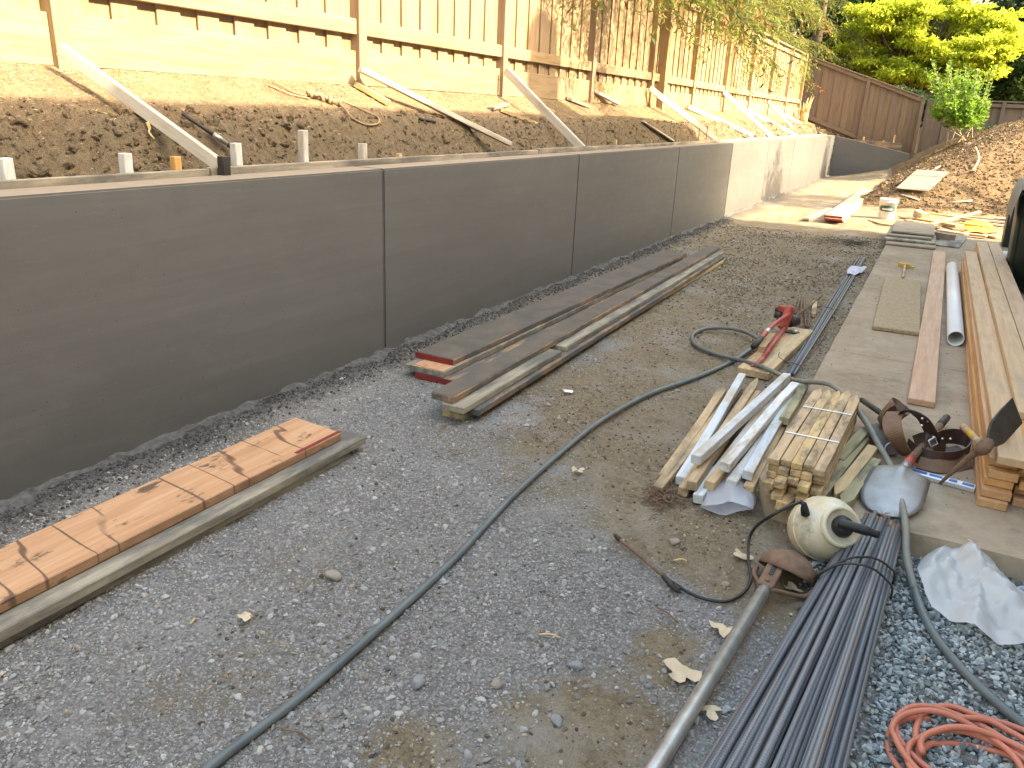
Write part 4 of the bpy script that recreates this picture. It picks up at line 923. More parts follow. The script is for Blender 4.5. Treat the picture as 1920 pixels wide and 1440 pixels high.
# open pouch lying on its side, mouth to the right
pc0=G(1655,795,zz+.06); pm=G(1690,762,zz+.17); axp=(pm-pc0).normalized(); V=[];F=[];N=16
s1=axp.cross(Vector((0,0,1))).normalized(); u1=s1.cross(axp)
for j,(t,r) in enumerate(((0,.012),(.02,.05),(.35,.066),(.8,.072),(1.0,.078),(.99,.073),(.5,.06),(.1,.03))):
    for i in range(N):
        a=2*math.pi*i/N; V.append(pc0.lerp(pm,t)+s1*(r*1.1*math.cos(a))+u1*(r*.72*math.sin(a)*(1+.1*math.cos(3*a))))
for j in range(7):
    for i in range(N): q=j*N+i;r=j*N+(i+1)%N; F.append((q,r,r+N,q+N))
F.append(tuple(range(N-1,-1,-1))); F.append(tuple(range(7*N,8*N)))
mesh('pouch',V,F,M_leather2,tb_,smooth=True)
ribbon('pouch_flap',[G(1640,795,zz+.045),G(1650,812,zz+.05),G(1668,838,zz+.035),G(1678,852,zz+.02)],[(.8,.5,.2)]*4,.10,M_leather,tb_)
dr=G(1682,846,zz+.03); tube('ring',[dr+Vector((.045*math.cos(a)-.01,.02*math.sin(a),.03*math.sin(a)+.005)) for a in np.linspace(-.5,3.9,14)],.0038,M_silver,tb_,6)
ribbon('back_pouch',[G(1722,868,zz+.022),G(1755,876,zz+.02),G(1790,872,zz+.02),G(1815,862,zz+.03)],[(.05,.9,.45)]*4,.075,M_leather2,tb_,th=.018)
tag(tube('pry_bar',[G(1616,750,zz+.05),G(1657,778,zz+.075)],.016,M_dkmetal,n=10),'grey round pry bar sticking out behind the leather pouch','bar')  # handle of a tool whose head is hidden in the pouch
# mattock resting on the lumber end
mt=empty('mattock',G(1845,840,zz+.3),'iron mattock with broad blade leaning on the lumber ends','mattock')
eye=G(1846,838,.345); pk=G(1762,907,SLZ+.012); b0=G(1858,815,.375); b1=G(1925,760,.46)
V,F=lathegeo([(.0,-.03),(.025,-.028),(.034,-.012),(.034,.012),(.026,.028),(.0,.03)],12)
cd=Vector((0,-.75,.66)); rx=(b1-pk).normalized(); mesh('eye',[xform(eye,cd,rx)@Vector((v[0]*1.25,v[1]*.85,v[2])) for v in V],F,M_rust,mt,smooth=True)
pth=cat_rom([eye,eye.lerp(pk,.35)+Vector((0,0,.012)),eye.lerp(pk,.75)+Vector((0,0,.008)),pk],5); tube('pick_arm',pth,list(np.linspace(.017,.006,len(pth))),M_rust,mt,6)
bx_=(b1-eye).normalized(); by_=(Vector((.62,.5,-.6))-bx_*bx_.dot(Vector((.62,.5,-.6)))).normalized(); bn=bx_.cross(by_)
pr=[(0.0,.020),(.05,.018),(.08,.042),(.12,.058),(.22,.064),(.34,.064)]; V=[];F=[]
for j,(x,w) in enumerate(pr):
    z=.02*math.sin(x*4); tk=.006*(1-x/.4)+.0015
    for s,k in ((-1,-1),(1,-1),(1,1),(-1,1)): V.append(eye+bx_*x+by_*(w*s)+bn*(z+tk*k))
    if j:
        q=(j-1)*4
        for k in range(4): F.append((q+k,q+(k+1)%4,q+4+(k+1)%4,q+4+k))
F+=[(3,2,1,0),tuple(len(V)-4+k for k in range(4))]; mesh('blade',V,F,M_dkmetal,mt)
h0=eye; h1=G(1806,800,.25); tube('handle',[h0,h0.lerp(h1,.5),h1],[.016,.015,.018],M_stake,mt,10); tube('yellow_sticker',[h0.lerp(h1,.45),h0.lerp(h1,.7)],.0167,M_yellow,mt,10)
# level
la=G(1706,884,zz+.012); lc=G(1829,917,zz+.012); lv=empty('spirit_level',la.lerp(lc,.5),'blue and silver spirit level lying below the belt','level')
beam('frame',la,lc,.052,.022,M_silver,lv,bev=.003); d_=(lc-la)
for f0,f1 in ((.03,.26),(.30,.50),(.60,.72),(.80,.97)): 
    beam('blue_panel',la+d_*f0+Vector((0,0,.0115)),la+d_*f1+Vector((0,0,.0115)),.024,.004,M_blue,lv,bev=.001)
beam('vial',la+d_*.535+Vector((0,0,.012)),la+d_*.575+Vector((0,0,.012)),.02,.006,M_yellow,lv,bev=.002)

# ------------------------------------------------------------------ lumber on the patio
ST='amber lumber stacked on the patio'
xs0=.43
lev=[.10,.139,.178,.217,.256,.295]
names=['bottom','second','third','fourth','fifth','top']
xo=[0,.008,.012,.03,.022,.055]; yo=[.0,.02,.06,.05,.10,.02]
for i,z in enumerate(lev):
    tag(beam('lumber_board',(xs0-.012+xo[i]*.6+.045,3.62+yo[i],z+.019),(xs0-.02+.045+.01*(i%2),9.9+.1*(i%3),z+.019),.112,.037,M_cedar if i<5 else M_lumtop,bev=.003,seg=6,bow=.004),'%s board of the left amber lumber column on the patio'%names[i],'lumber',ST)
for i,z in enumerate(lev+[.334]):
    nm=(names[:5]+['sixth','top'])[i]
    tag(beam('lumber_board',(xs0+.165+.004*(i%3),3.70+.05*(i%2)+(.5 if i==6 else 0),z+.019),(xs0+.158,10.8-.08*(i%2),z+.019),.112,.037,M_cedar if i<6 else M_lumtop,bev=.003,seg=6,bow=.004),'%s board of the middle amber lumber column on the patio'%nm,'lumber',ST)
for i,z in enumerate(lev+[.334]):
    nm=(names[:5]+['sixth','top'])[i]
    tag(beam('lumber_board',(xs0+.283,3.6+.06*(i%2),z+.019),(xs0+.276,10.9-.05*(i%3),z+.019),.112,.037,M_cedar if i<6 else M_lumtop,bev=.003,seg=6,bow=.004),'%s board of the lumber column next to the bin'%nm,'lumber',ST)
pxb('plank',(1729,750),(1762,471),.142,.038,SLZ+.04,M_pink,'single pinkish plank lying alone on the patio',seg=8,bow=.004)
pv=empty('pvc_pipe',G(1790,600,SLZ),'white plastic drain pipe lying between plank and lumber','pipe')
a=G(1792,635,SLZ+.057);b=G(1785,500,SLZ+.057); m_=xform(a,(b-a)); L=(b-a).length
V=[];F=[];N=24
for (r,z) in ((.0565,0),(.0565,L),(.051,L),(.051,0)):
    for i in range(N): V.append((r*math.cos(2*math.pi*i/N),r*math.sin(2*math.pi*i/N),z))
for j in range(4):
    for i in range(N): q=j*N+i;r=j*N+(i+1)%N; F.append((q,r,(r+N)%(4*N),(q+N)%(4*N)))
mesh('pipe_wall',V,F,M_pvc,pv,m_,True)
pxb('particle_board',(1680,617),(1693,522),.335,.03,SLZ+.034,M_part,'square tan particle board lying on the patio',cat='board',seg=1,bow=0)
hm=empty('hammer',G(1695,505,SLZ),'small hammer with yellow head on the patio','hammer'); c=G(1697,497,SLZ+.03)
beam('head',c+Vector((-.07,.02,0)),c+Vector((.06,-.02,0)),.035,.04,M_yellow,hm,bev=.006); tube('handle',[c,G(1693,519,SLZ+.018)],.013,M_stake,hm,8); beam('claw',c+Vector((.055,-.02,0)),c+Vector((.10,-.05,-.01)),.03,.015,M_yellow,hm,bev=.004)
for i,(n,f,w,zt,m,lb) in enumerate((((1707,460),(1712,440),.60,.13,M_ply,'bottom plywood offcut of the small stack at the patio end'),((1706,451),(1712,430),.62,.16,M_greyb,'second plywood offcut of the small stack'),((1704,443),(1712,424),.57,.19,M_ply,'third plywood offcut, shifted left in the small stack'),((1712,436),(1716,416),.54,.225,M_ply,'top plywood offcut of the small stack at the patio end'))):
    a=G(*n,zt);b=G(*f,zt); b=a+(b-a).normalized()*1.4; a.z=b.z=zt-.012
    tag(beam('plywood_offcut',a,b,w,.024,m,bev=.003,roll=random.uniform(-.01,.01)),lb,'board','stack of plywood offcuts')
tag(beam('grey_sheet',G(1795,440,SLZ+.012),G(1775,462,SLZ+.012),.30,.02,M_greyb,bev=.003),'thin grey sheet lying flat beside the plywood stack','board')
tag(beam('wood_beam',G(1752,440,SLZ+.05),G(1786,447,SLZ+.05),.11,.10,M_ply,up=(0,0,1),bev=.005),'short brown beam at the patio end','beam')
# white pipe piece by the bin
tag(tube('pipe_piece',[G(1868,478,SLZ+.05),G(1915,480,SLZ+.05)],.05,M_pvc,n=14),'white pipe piece lying behind the lumber by the bin','pipe')
# wheeled bin with cloth
bnx,bny=1.03,9.35
bn_=empty('wheeled_bin',(bnx,bny,SLZ),'dark green wheeled bin with a tan cloth thrown over it','bin')
def taper(x0,x1,y0,y1,z0,X0,X1,Y0,Y1,z1): return [(x0,y0,z0),(x1,y0,z0),(x1,y1,z0),(x0,y1,z0),(X0,Y0,z1),(X1,Y0,z1),(X1,Y1,z1),(X0,Y1,z1)],[(3,2,1,0),(4,5,6,7),(0,1,5,4),(1,2,6,5),(2,3,7,6),(3,0,4,7)]
V,F=taper(bnx-.24,bnx+.24,bny-.26,bny+.28,SLZ+.06,bnx-.30,bnx+.30,bny-.36,bny+.38,SLZ+.98); bm=bmesh.new(); bv=[bm.verts.new(v) for v in V]; [bm.faces.new([bv[i] for i in f]) for f in F]; bmesh.ops.bevel(bm,geom=bm.edges[:],offset=.03,segments=3,affect='EDGES'); bmobj('body',bm,M_bin,bn_,smooth=True)
beam('rim',(bnx,bny-.39,SLZ+.96),(bnx,bny+.41,SLZ+.96),.66,.05,M_bin,bn_,bev=.015); beam('lid',(bnx,bny-.40,SLZ+1.02),(bnx,bny+.42,SLZ+1.02),.64,.05,M_bin,bn_,bev=.02)
for sx in (-.25,.25):
    w=lathe('wheel',[(.02,-.03),(.12,-.03),(.13,-.015),(.13,.015),(.12,.03),(.02,.03)],M_black,bn_,xform((bnx+sx,bny-.27,SLZ+.13),(1,0,0)),20); lathe('hub',[(.03,-.035),(.03,.035)],M_silver,w,xform((bnx+sx,bny-.27,SLZ+.13),(1,0,0)),10)
V=[];F=[];nx,ny=14,12
for j in range(ny):
    for i in range(nx):
        x=-.46+.9*i/(nx-1); y=-.44+.7*j/(ny-1); z=SLZ+1.062+.012*float(vnoise(x*7,y*7,71)); ex=max(0,abs(x)-.335); ey=max(0,abs(y)-.41)
        if ex>0: z-=ex*2.6+.02*float(vnoise(y*9,1,72))
        if ey>0: z-=ey*2.0
        V.append((bnx+(math.copysign(.345+ex*.12,x) if ex else x),bny+y,z))
for j in range(ny-1):
    for i in range(nx-1): q=j*nx+i; F.append((q,q+1,q+nx+1,q+nx))
tag(mesh('cloth',V,F,M_tan,smooth=True),'tan cloth draped over the lid of the wheeled bin','cloth')
sb2=G(1893,462,SLZ); V,F=taper(sb2.x-.10,sb2.x+.3,sb2.y-.15,sb2.y+.2,SLZ+.002,sb2.x-.12,sb2.x+.32,sb2.y-.17,sb2.y+.22,SLZ+.52)
tx=empty('black_tub',sb2,'black tub standing behind the wheeled bin','tub'); mesh('tub_body',V,F,M_black,tx); beam('tub_rim',(sb2.x-.14,sb2.y+.02,SLZ+.53),(sb2.x+.34,sb2.y+.02,SLZ+.53),.42,.03,M_dkmetal,tx,bev=.006)

# ------------------------------------------------------------------ sunlit scraps beyond the patio
SG='wood scraps in the sun beyond the patio'
for (u0,v0,u1,v1,z,w,h,m,lb) in ((1725,411,1800,424,.10,.20,.04,M_cedar,'wide amber board lying on the scrap pile'),(1838,397,1745,420,.16,.05,.03,M_stake,'long thin stick pointing up out of the scraps'),(1740,399,1850,416,.13,.07,.03,M_stake,'crossing sunlit stick on the scraps'),(1720,400,1735,407,.10,.14,.12,M_cream,'bright sawn block end at the scrap pile'),(1690,406,1718,411,.03,.16,.03,M_pink,'short red ended board by the bucket'),(1780,425,1800,431,.06,.25,.03,M_form,'stained board half under the scraps'),(1760,432,1812,440,.06,.14,.04,M_pink,'pinkish board on the near side of the scraps'),(1800,437,1850,443,.04,.14,.03,M_cedar,'amber board at the near edge of the scraps'),(1846,440,1872,446,.03,.10,.03,M_cream,'bleached board end by the tub'),(1700,413,1740,420,.03,.12,.03,M_cream,'pale flat board between bucket and scraps'),(1690,425,1650,419,.02,.08,.03,M_cream,'pale stick on the ground by the plywood stack'),(1655,420,1630,412,.02,.06,.02,M_stake,'thin stick in front of the bucket'),(1845,425,1800,419,.10,.10,.03,M_yellow,'yellow plank across the scraps')):
    tag(beam('wood_scrap',G(u0,v0,z),G(u1,v1,z),w,h,m,bev=.003),lb,'scrap',SG)
for i in range(7):
    tag(beam('metal_strip',G(1785+i*4,402+i*2.6,.03+.012*i),G(1888,411+i*3.0,.03+.012*i),.05,.012,M_dkmetal if i%2 else M_galv,bev=.002),'long grey metal strip lying beyond the wood scraps','strip','metal strips beyond the scraps')
tag(sheet('orange_wrap',cat_rom([G(u,v,.05) for u,v in ((1800,418),(1850,416),(1868,424),(1862,433),(1830,434),(1803,428))],4,True),lambda x,y,r:.03+.10*(1-r*r)+.03*float(vnoise(x*6,y*6,81)),M_yellow),'crumpled orange wrapping on the scrap heap','wrapping')
# red ended plank pile
for i,(zt,xo_,yo_,w) in enumerate(((.042,0,.25,.30),(.084,.01,.0,.29),(.126,-.005,.05,.29))):
    o=xb('plank',-1.59+xo_,-1.59+xo_+w,14.45+yo_,20.6+.2*i,zt-.038,.037,M_cream,['bottom','middle','top'][i]+' sunlit plank with red painted end near the bucket','plank','red ended planks in the sun',bow=0); capped(o,6.15+.2*i-yo_,w,.037)
tag(beam('board',G(1512,411,.03),G(1556,392,.03),.10,.04,M_cream),'white board lying left of the red ended planks','board')
# bucket
bk_=empty('bucket',G(1660,411,0),'white plastic bucket with a green label in the sun','bucket'); bo=G(1660,411,0)
lathe('body',[(.128,0),(.133,.02),(.148,.30),(.156,.302),(.156,.318),(.149,.32),(.151,.345),(.158,.35),(.158,.362),(.143,.36),(.125,.03)],M_pvc,bk_,xform(bo),28)
V=[];F=[]
for i in range(15):
    a=math.radians(-145+i*8.6); h=.052*math.sqrt(max(.05,1-((i-7)/7.6)**4)); r0=.1462
    for z in (.20-h,.20+h): V.append((bo.x+r0*math.cos(a),bo.y+r0*math.sin(a),z))
    if i: F.append((2*i-2,2*i,2*i+1,2*i-1))
mesh('label',V,F,M_green,bk_)
V=[];F=[]
for i in range(9):
    a=math.radians(-122+i*8.6)
    for z in (.178,.200): V.append((bo.x+.1475*math.cos(a),bo.y+.1475*math.sin(a),z))
    if i: F.append((2*i-2,2*i,2*i+1,2*i-1))
mesh('label_lettering',V,F,M_strap,bk_)
tube('handle',[bo+Vector((.158*math.cos(a),.158*math.sin(a),.30-.10*abs(math.sin(a-math.radians(-60)))) ) for a in np.linspace(math.radians(-150),math.radians(30),14)],.003,M_dkmetal,bk_,5)
# things on the mound
a,b,c_,d_=[PG(u,v) for u,v in ((1683,361),(1733,368),(1765,337),(1728,327))]
mp=(a+b)/2;mq=(c_+d_)/2; tag(beam('plywood_sheet',mp+Vector((0,0,.09)),mq+Vector((0,0,.12)),.62,.02,M_ply,bev=.002),'tan plywood sheet leaning on the foot of the dirt mound','plywood')
pk_=empty('pickaxe',PG(1820,325),'pickaxe with wooden handle lying on the mound','pickaxe'); p0=PG(1822,328)+Vector((0,0,.05)); p1=PG(1833,306)+Vector((0,0,.10));p2=PG(1826,289)+Vector((0,0,.14))
tube('handle',[p0,p1,p2],.022,M_stake,pk_,8,sub=4); tube('head',[PG(1795,330)+Vector((0,0,.04)),p0+Vector((0,0,.03)),PG(1838,336)+Vector((0,0,.03))],[.012]*4+[.03]+[.012]*4,M_rust,pk_,6,sub=4)
for (u0,v0,u1,v1,lb) in ((1690,367,1722,377,'white stick in front of the plywood sheet'),(1780,382,1822,378,'pale stick at the foot of the mound'),(1700,352,1762,313,'thin pole lying up the mound')):
    tag(tube('stick',[PG(u0,v0)+Vector((0,0,.02)),PG(u1,v1)+Vector((0,0,.02))],.018,M_brace,n=6),lb,'stick')

# ------------------------------------------------------------------ sprayer
sc=Vector((-.135,3.0,.125)); axs=Vector((.50,-.68,.54)).normalized(); mw=xform(sc,axs,(0,0,1))
spr=empty('pump_sprayer',(sc.x,sc.y,0),'yellowed white pump sprayer tank tipped against the rebar','sprayer')
lathe('tank',[(.0,-.135),(.06,-.132),(.095,-.115),(.118,-.07),(.125,-.01),(.118,.05),(.10,.085),(.078,.105),(.074,.112)],M_tank,spr,mw,28)
lathe('seam',[(.1245,-.016),(.1275,-.014),(.1275,-.008),(.1248,-.006)],M_tank,spr,mw,28)
lathe('collar',[(.076,.106),(.080,.112),(.078,.128),(.066,.132),(.062,.120),(.02,.118)],M_tank,spr,mw,28)
lathe('pump_cap',[(.040,.117),(.042,.132),(.036,.148),(.03,.158),(.0,.160)],M_black,spr,mw,18)
hd_=mw.to_3x3(); hx=(hd_@Vector((0,0,1))); c=mw@Vector((0,0,.168)); rt=Vector((1,.1,-.10)).normalized()
pth=[c-rt*.035,c-rt*.012+hx*.006,c+rt*.05+hx*.008,c+rt*.105]; tube('handle_bar',pth,[.016]+[.019]*11+[.015]*4,M_black,spr,10,sub=5)
f0=G(1508,950,.235); dn=Vector((-.25,-.15,.95)); tube('outlet',[f0-dn*.035,f0-dn*.01,f0+dn*.012,f0+Vector((-.02,0,.018))],[.017,.015,.011,.008],M_black,spr,10)
hs=[f0+Vector((-.015,0,.016)),G(1478,950,.25),G(1450,965,.22),G(1420,985,.14),G(1405,1010,.07),G(1403,1050,.03),G(1408,1085,.02),G(1395,1110,.015),G(1365,1127,.012),G(1330,1125,.012),G(1295,1113,.012),G(1262,1092,.02)]
tube('hose',hs,.0062,M_black,spr,8,sub=7)
wd=[G(1270,1106,.018),G(1255,1092,.02),G(1243,1080,.022)]; tube('trigger_handle',[G(1274,1108,.018)]+wd,[.009,.012,.012,.009],M_dkmetal,spr,8); tube('wand',[wd[-1],G(1158,1008,.018),G(1150,1000,.03)],[.006,.0055,.005],M_rust,spr,8); tube('nozzle',[G(1162,1012,.018),G(1154,1004,.022)],.009,M_dkmetal,spr,8); tube('trigger',[G(1262,1090,.03),G(1268,1100,.045),G(1276,1112,.035)],.0035,M_dkmetal,spr,6)
# ------------------------------------------------------------------ float pole with rusty hood
fp=empty('long_pole_tool',G(1430,1110,0),'long galvanised pole tool with a rusty curved hood','tool')
pa_=G(1436,1102,.05); pb_=G(1235,1430,.03); ext=pb_+(pb_-pa_)*.35; ext.z=.028
tube('pole',[pa_,pb_,ext],.0235,M_galv,fp,14)
ax=(pa_-pb_).normalized(); ax=Vector((ax.x,ax.y,.0)).normalized(); sd=Vector((ax.y,-ax.x,0))
br0=pa_-ax*.02+Vector((0,0,.012)); br1=G(1461,1050,.09); beam('bracket',br0,br1,.058,.022,M_rust,fp,bev=.004); beam('bracket_slot',br0.lerp(br1,.35)+Vector((0,0,.0125)),br0.lerp(br1,.7)+Vector((0,0,.0125)),.016,.003,M_dkmetal,fp,bev=.001)
for f in (.15,.85): lathe('rivet',[(.008,0),(.006,.004),(.001,.005)],M_rust,fp,xform(br0.lerp(br1,f)+Vector((0,0,.012)),(0,0,1)),8)
# hood: part of a dome, open towards the pole
hc=G(1474,1078,.035); hn=(ax*.62+Vector((0,0,.78))+sd*.10).normalized(); hm_=xform(hc,hn,sd); V=[];F=[];nu,nv=25,9
for j in range(nv):
    e=math.radians(2+88*j/(nv-1))
    for i in range(nu):
        a=2*math.pi*i/(nu-1); r=.100
        p=hm_@Vector((r*1.08*math.cos(e)*math.cos(a),r*math.cos(e)*math.sin(a),r*.92*math.sin(e))); V.append(Vector((p.x,p.y,max(p.z,.004))))
for j in range(nv-1):
    for i in range(nu-1): q=j*nu+i; F.append((q,q+1,q+nu+1,q+nu))
ho=mesh('hood',V,F,M_rust,fp,smooth=True); md=ho.modifiers.new('thick','SOLIDIFY'); md.thickness=.004
for s in (-1,1): tube('stay_rod',[br0+sd*.02*s,hc-ax*.085+sd*.075*s+Vector((0,0,-.015)),hc-ax*.05+sd*.102*s+Vector((0,0,-.01)),hc-ax*.01+sd*.105*s],.009,M_rust,fp,8,sub=5)
# ------------------------------------------------------------------ big rebar bundle
nb_=empty('rebar_bundle',(-.02,2.2,0),'thick tied bundle of blue grey rebar in the foreground','rebar bundle')
rr=.0087; FA=G(1598,985,.10);FB=G(1692,996,.10); NA=G(1312,1440,.06);NB=G(1592,1440,.06)
NA,NB=FA+(NA-FA)*1.75,FB+(NB-FB)*1.75; FA.z=FB.z=NA.z=NB.z=0
row=0
for l,cnt in enumerate((20,19,17,13,7)):
    for k in range(cnt):
        s=(k+.5+l*.5*(20-cnt)/max(1,l) if l else k+.5)/20.0
        s=(k+.5+(20-cnt)/2)/20.0
        f=FA.lerp(FB,s)+Vector((random.gauss(0,.003),random.gauss(0,.025),0)); nn=NA.lerp(NB,min(1,max(0,s+random.gauss(0,.012))))
        zz_=rr+l*rr*1.72+random.gauss(0,.0015); f.z=zz_+.075+(k%2)*rr*1.1; nn.z=zz_+.012
        m1=nn.lerp(f,.55)+Vector((random.gauss(0,.006),0,-.006+random.gauss(0,.002)))
        V,F=tubegeo(cat_rom([nn,m1,f],5),rr,7); mw=frame(nn,f); iv=mw.inverted()
        o=mesh('bar',[iv@v for v in V],F,M_rebar,nb_,mw,True)
        if random.random()<.3: tube('rusty_tip',[f-(f-m1).normalized()*.012,f+(f-m1).normalized()*.001],rr*1.06,M_rusttip,o,7)
for (yy,tw) in ((2.72,.03),(2.66,-.02)):
    t=(yy-NA.y)/(FA.y-NA.y); a=NA.lerp(FA,t);b=NB.lerp(FB,t); P=[]
    for (s,z) in ((-.045,.05),(-.035,.095),(.06,.118),(.2,.146),(.36,.163),(.5,.166),(.64,.163),(.8,.146),(.94,.118),(1.03,.095),(1.045,.05)): P.append(a.lerp(b,s)+Vector((0,tw*(s-.5)*2,z)))
    tube('tie_wire',P,.0042,M_dkmetal,nb_,6,sub=4)
# ------------------------------------------------------------------ crumpled sheet, cord, paper and bark flakes
ol=cat_rom([G(u,v,.03) for u,v in ((1718,1085),(1728,1055),(1772,1024),(1792,1012),(1830,1030),(1862,1058),(1900,1095),(1950,1130),(1960,1190),(1920,1206),(1875,1206),(1830,1190),(1790,1168),(1740,1128))],5,True)
segs=[(G(*p,.05),G(*q,.05),h,w) for p,q,h,w in (((1722,1088),(1815,1053),.045,.13),((1815,1053),(1837,1082),.085,.12),((1835,1095),(1824,1182),.040,.07),((1837,1082),(1895,1142),.070,.11),((1895,1142),(1935,1165),.05,.10),((1780,1020),(1850,1050),.055,.05),((1745,1065),(1780,1025),.05,.07))]
def shz(x,y,r):
    z=0
    for p,q,h,w in segs:
        d=q.xy-p.xy; t=max(0,min(1,(Vector((x,y))-p.xy).dot(d)/d.length_squared)); z=max(z,h*max(0,1-(Vector((x,y))-p.xy-d*t).length/w))
    return .040-.012*r+z+.030*(1-r**6)*abs(float(fbm(x*13,y*13,3,91)))*1.4+.006*float(vnoise(x*45,y*45,92))
o=sheet('plastic_sheet',ol,shz,M_film,22); tag(o,'crumpled milky plastic sheet lying on the blue gravel','plastic sheet')
ec=empty('extension_cord',G(1820,1420,0),'coiled orange extension cord on the blue gravel','cord')
P=[]
cx=G(1815,1452,0)
for i in range(150):
    t=i/149; a=t*2*math.pi*5.2+2.2; r=.165+.035*math.sin(t*23)+.018*math.sin(t*51); 
    P.append(Vector((cx.x+r*math.cos(a)*(1+.12*math.sin(t*9))+.03*math.sin(t*14),cx.y+r*.95*math.sin(a)+.03*math.cos(t*17),.012+.010*(i//30)+.004*math.sin(i*.9))))
tube('cord_coil',P,.0088,M_cord,ec,8,sub=2)
tube('cord_tail',[G(u,v,.02) for u,v in ((1740,1470),(1722,1420),(1718,1365),(1740,1332),(1785,1325),(1840,1345),(1900,1362),(1990,1400),(2100,1450))],.0088,M_cord,ec,8,sub=7)
tube('cord_tail',[G(u,v,.035) for u,v in ((1790,1345),(1850,1350),(1900,1375),(1950,1400),(2080,1440))],.0088,M_cord,ec,8,sub=7)
M_flake=plain('dry_bark_flake',(.62,.50,.34),.85,scale=14,bump=.4,c2=(.48,.37,.24)); M_paper=plain('white_paper',(.78,.77,.75),.8,var=.05)
for (u,v,s,m,lb,nm) in ((1276,1268,.050,M_flake,'large jagged cream bark flake left of the pole','bark_flake'),(1357,1186,.040,M_flake,'curled cream flake beside the middle of the pole','bark_flake'),(1331,1342,.030,M_flake,'thin cream flake under the pole','bark_flake'),(1390,1048,.036,M_flake,'pale flake near the sprayer hose','bark_flake'),(1485,1108,.030,M_flake,'flat tan flake in the hood stay','bark_flake'),(1062,740,.030,M_paper,'scrap of white paper by the narrow board stack','paper'),(1085,888,.028,M_flake,'small cream chip on the dirt near the hose','bark_flake'),(462,1165,.022,M_flake,'little cream chip on the gravel near the planks','bark_flake'),(1380,455,.03,M_paper,'tiny white scrap past the narrow board stack','paper')):
    p=G(u,v,.0); p.z=gz(p.x,p.y)+.014; ol=[]
    for i in range(18):
        a=2*math.pi*i/18; r=s*(1+.38*math.sin(3*a+u)+.25*random.uniform(-1,1)); ol.append(p+Vector((r*math.cos(a),r*.8*math.sin(a),0)))
    tag(sheet(nm,ol,lambda x,y,r,p=p:p.z+.012*float(vnoise(x*45,y*45,95))+.006*r,m,3),lb,'flake' if nm=='bark_flake' else 'paper')
for (u,v,L,a,lb) in ((1030,1196,.07,.3,'grey splinter of wood on the gravel'),(1250,1155,.10,-.5,'brown curved twig on the dirt'),(1275,1057,.05,.5,'pale wood sliver near the wand'),(362,1168,.03,1.9,'tiny pale sliver by the planks'),(555,1390,.09,.1,'thin dry twig at the front of the gravel')):
    p=G(u,v,0); p.z=gz(p.x,p.y)+.012; d_=Vector((math.cos(a),math.sin(a),0)); tag(tube('twig',[p-d_*L/2,p+Vector((0,.006,.004)),p+d_*L/2],.0035,M_straw if 'pale' in lb or 'splinter' in lb else M_rust,n=5,sub=3),lb,'twig')
# ------------------------------------------------------------------ loose stones, gravel and clods
def pebble_tree(name,m,seed,sub=2,rough=.35,flat=.65,nvar=5):
    ng=bpy.data.node_groups.new(name,'GeometryNodeTree')
    ng.interface.new_socket(name='Geometry',in_out='INPUT',socket_type='NodeSocketGeometry'); ng.interface.new_socket(name='Geometry',in_out='OUTPUT',socket_type='NodeSocketGeometry')
    N=ng.nodes.new; lk=ng.links.new; gi=N('NodeGroupInput'); go=N('NodeGroupOutput'); g2i=N('GeometryNodeGeometryToInstance')
    for k in range(nvar):
        ic=N('GeometryNodeMeshIcoSphere'); ic.inputs['Radius'].default_value=1.0; ic.inputs['Subdivisions'].default_value=sub
        ps=N('GeometryNodeInputPosition'); ad=N('ShaderNodeVectorMath'); ad.operation='ADD'; ad.inputs[1].default_value=(seed*3.1+k*7.7,k*3.3,seed)
        lk(ps.outputs[0],ad.inputs[0]); vo=N('ShaderNodeTexVoronoi'); vo.inputs['Scale'].default_value=.75; lk(ad.outputs[0],vo.inputs['Vector'])
        mp=N('ShaderNodeMath'); mp.operation='MULTIPLY_ADD'; lk(vo.outputs['Distance'],mp.inputs[0]); mp.inputs[1].default_value=-rough*1.8; mp.inputs[2].default_value=1.0+rough
        sc=N('ShaderNodeVectorMath'); sc.operation='SCALE'; lk(ps.outputs[0],sc.inputs[0]); lk(mp.outputs[0],sc.inputs['Scale'])
        ml=N('ShaderNodeVectorMath'); ml.operation='MULTIPLY'; lk(sc.outputs[0],ml.inputs[0]); r=random.Random(seed*10+k); ml.inputs[1].default_value=(r.uniform(.85,1.25),r.uniform(.65,.95),flat*r.uniform(.75,1.2))
        sp=N('GeometryNodeSetPosition'); lk(ic.outputs[0],sp.inputs[0]); lk(ml.outputs[0],sp.inputs['Position'])
        sm=N('GeometryNodeSetMaterial'); sm.inputs['Material'].default_value=m; lk(sp.outputs[0],sm.inputs[0]); lk(sm.outputs[0],g2i.inputs[0])
    ip=N('GeometryNodeInstanceOnPoints'); lk(gi.outputs[0],ip.inputs['Points']); lk(g2i.outputs[0],ip.inputs['Instance']); ip.inputs['Pick Instance'].default_value=True
    rv=N('FunctionNodeRandomValue'); rv.data_type='INT'; rv.inputs[4].default_value=0; rv.inputs[5].default_value=nvar-1; lk(rv.outputs[2],ip.inputs['Instance Index'])
    at=N('GeometryNodeInputNamedAttribute'); at.data_type='FLOAT_VECTOR'; at.inputs[0].default_value='rot'; lk(at.outputs[0],ip.inputs['Rotation'])
    a2=N('GeometryNodeInputNamedAttribute'); a2.data_type='FLOAT'; a2.inputs[0].default_value='scl'; lk(a2.outputs[0],ip.inputs['Scale'])
    lk(ip.outputs[0],go.inputs[0]); return ng
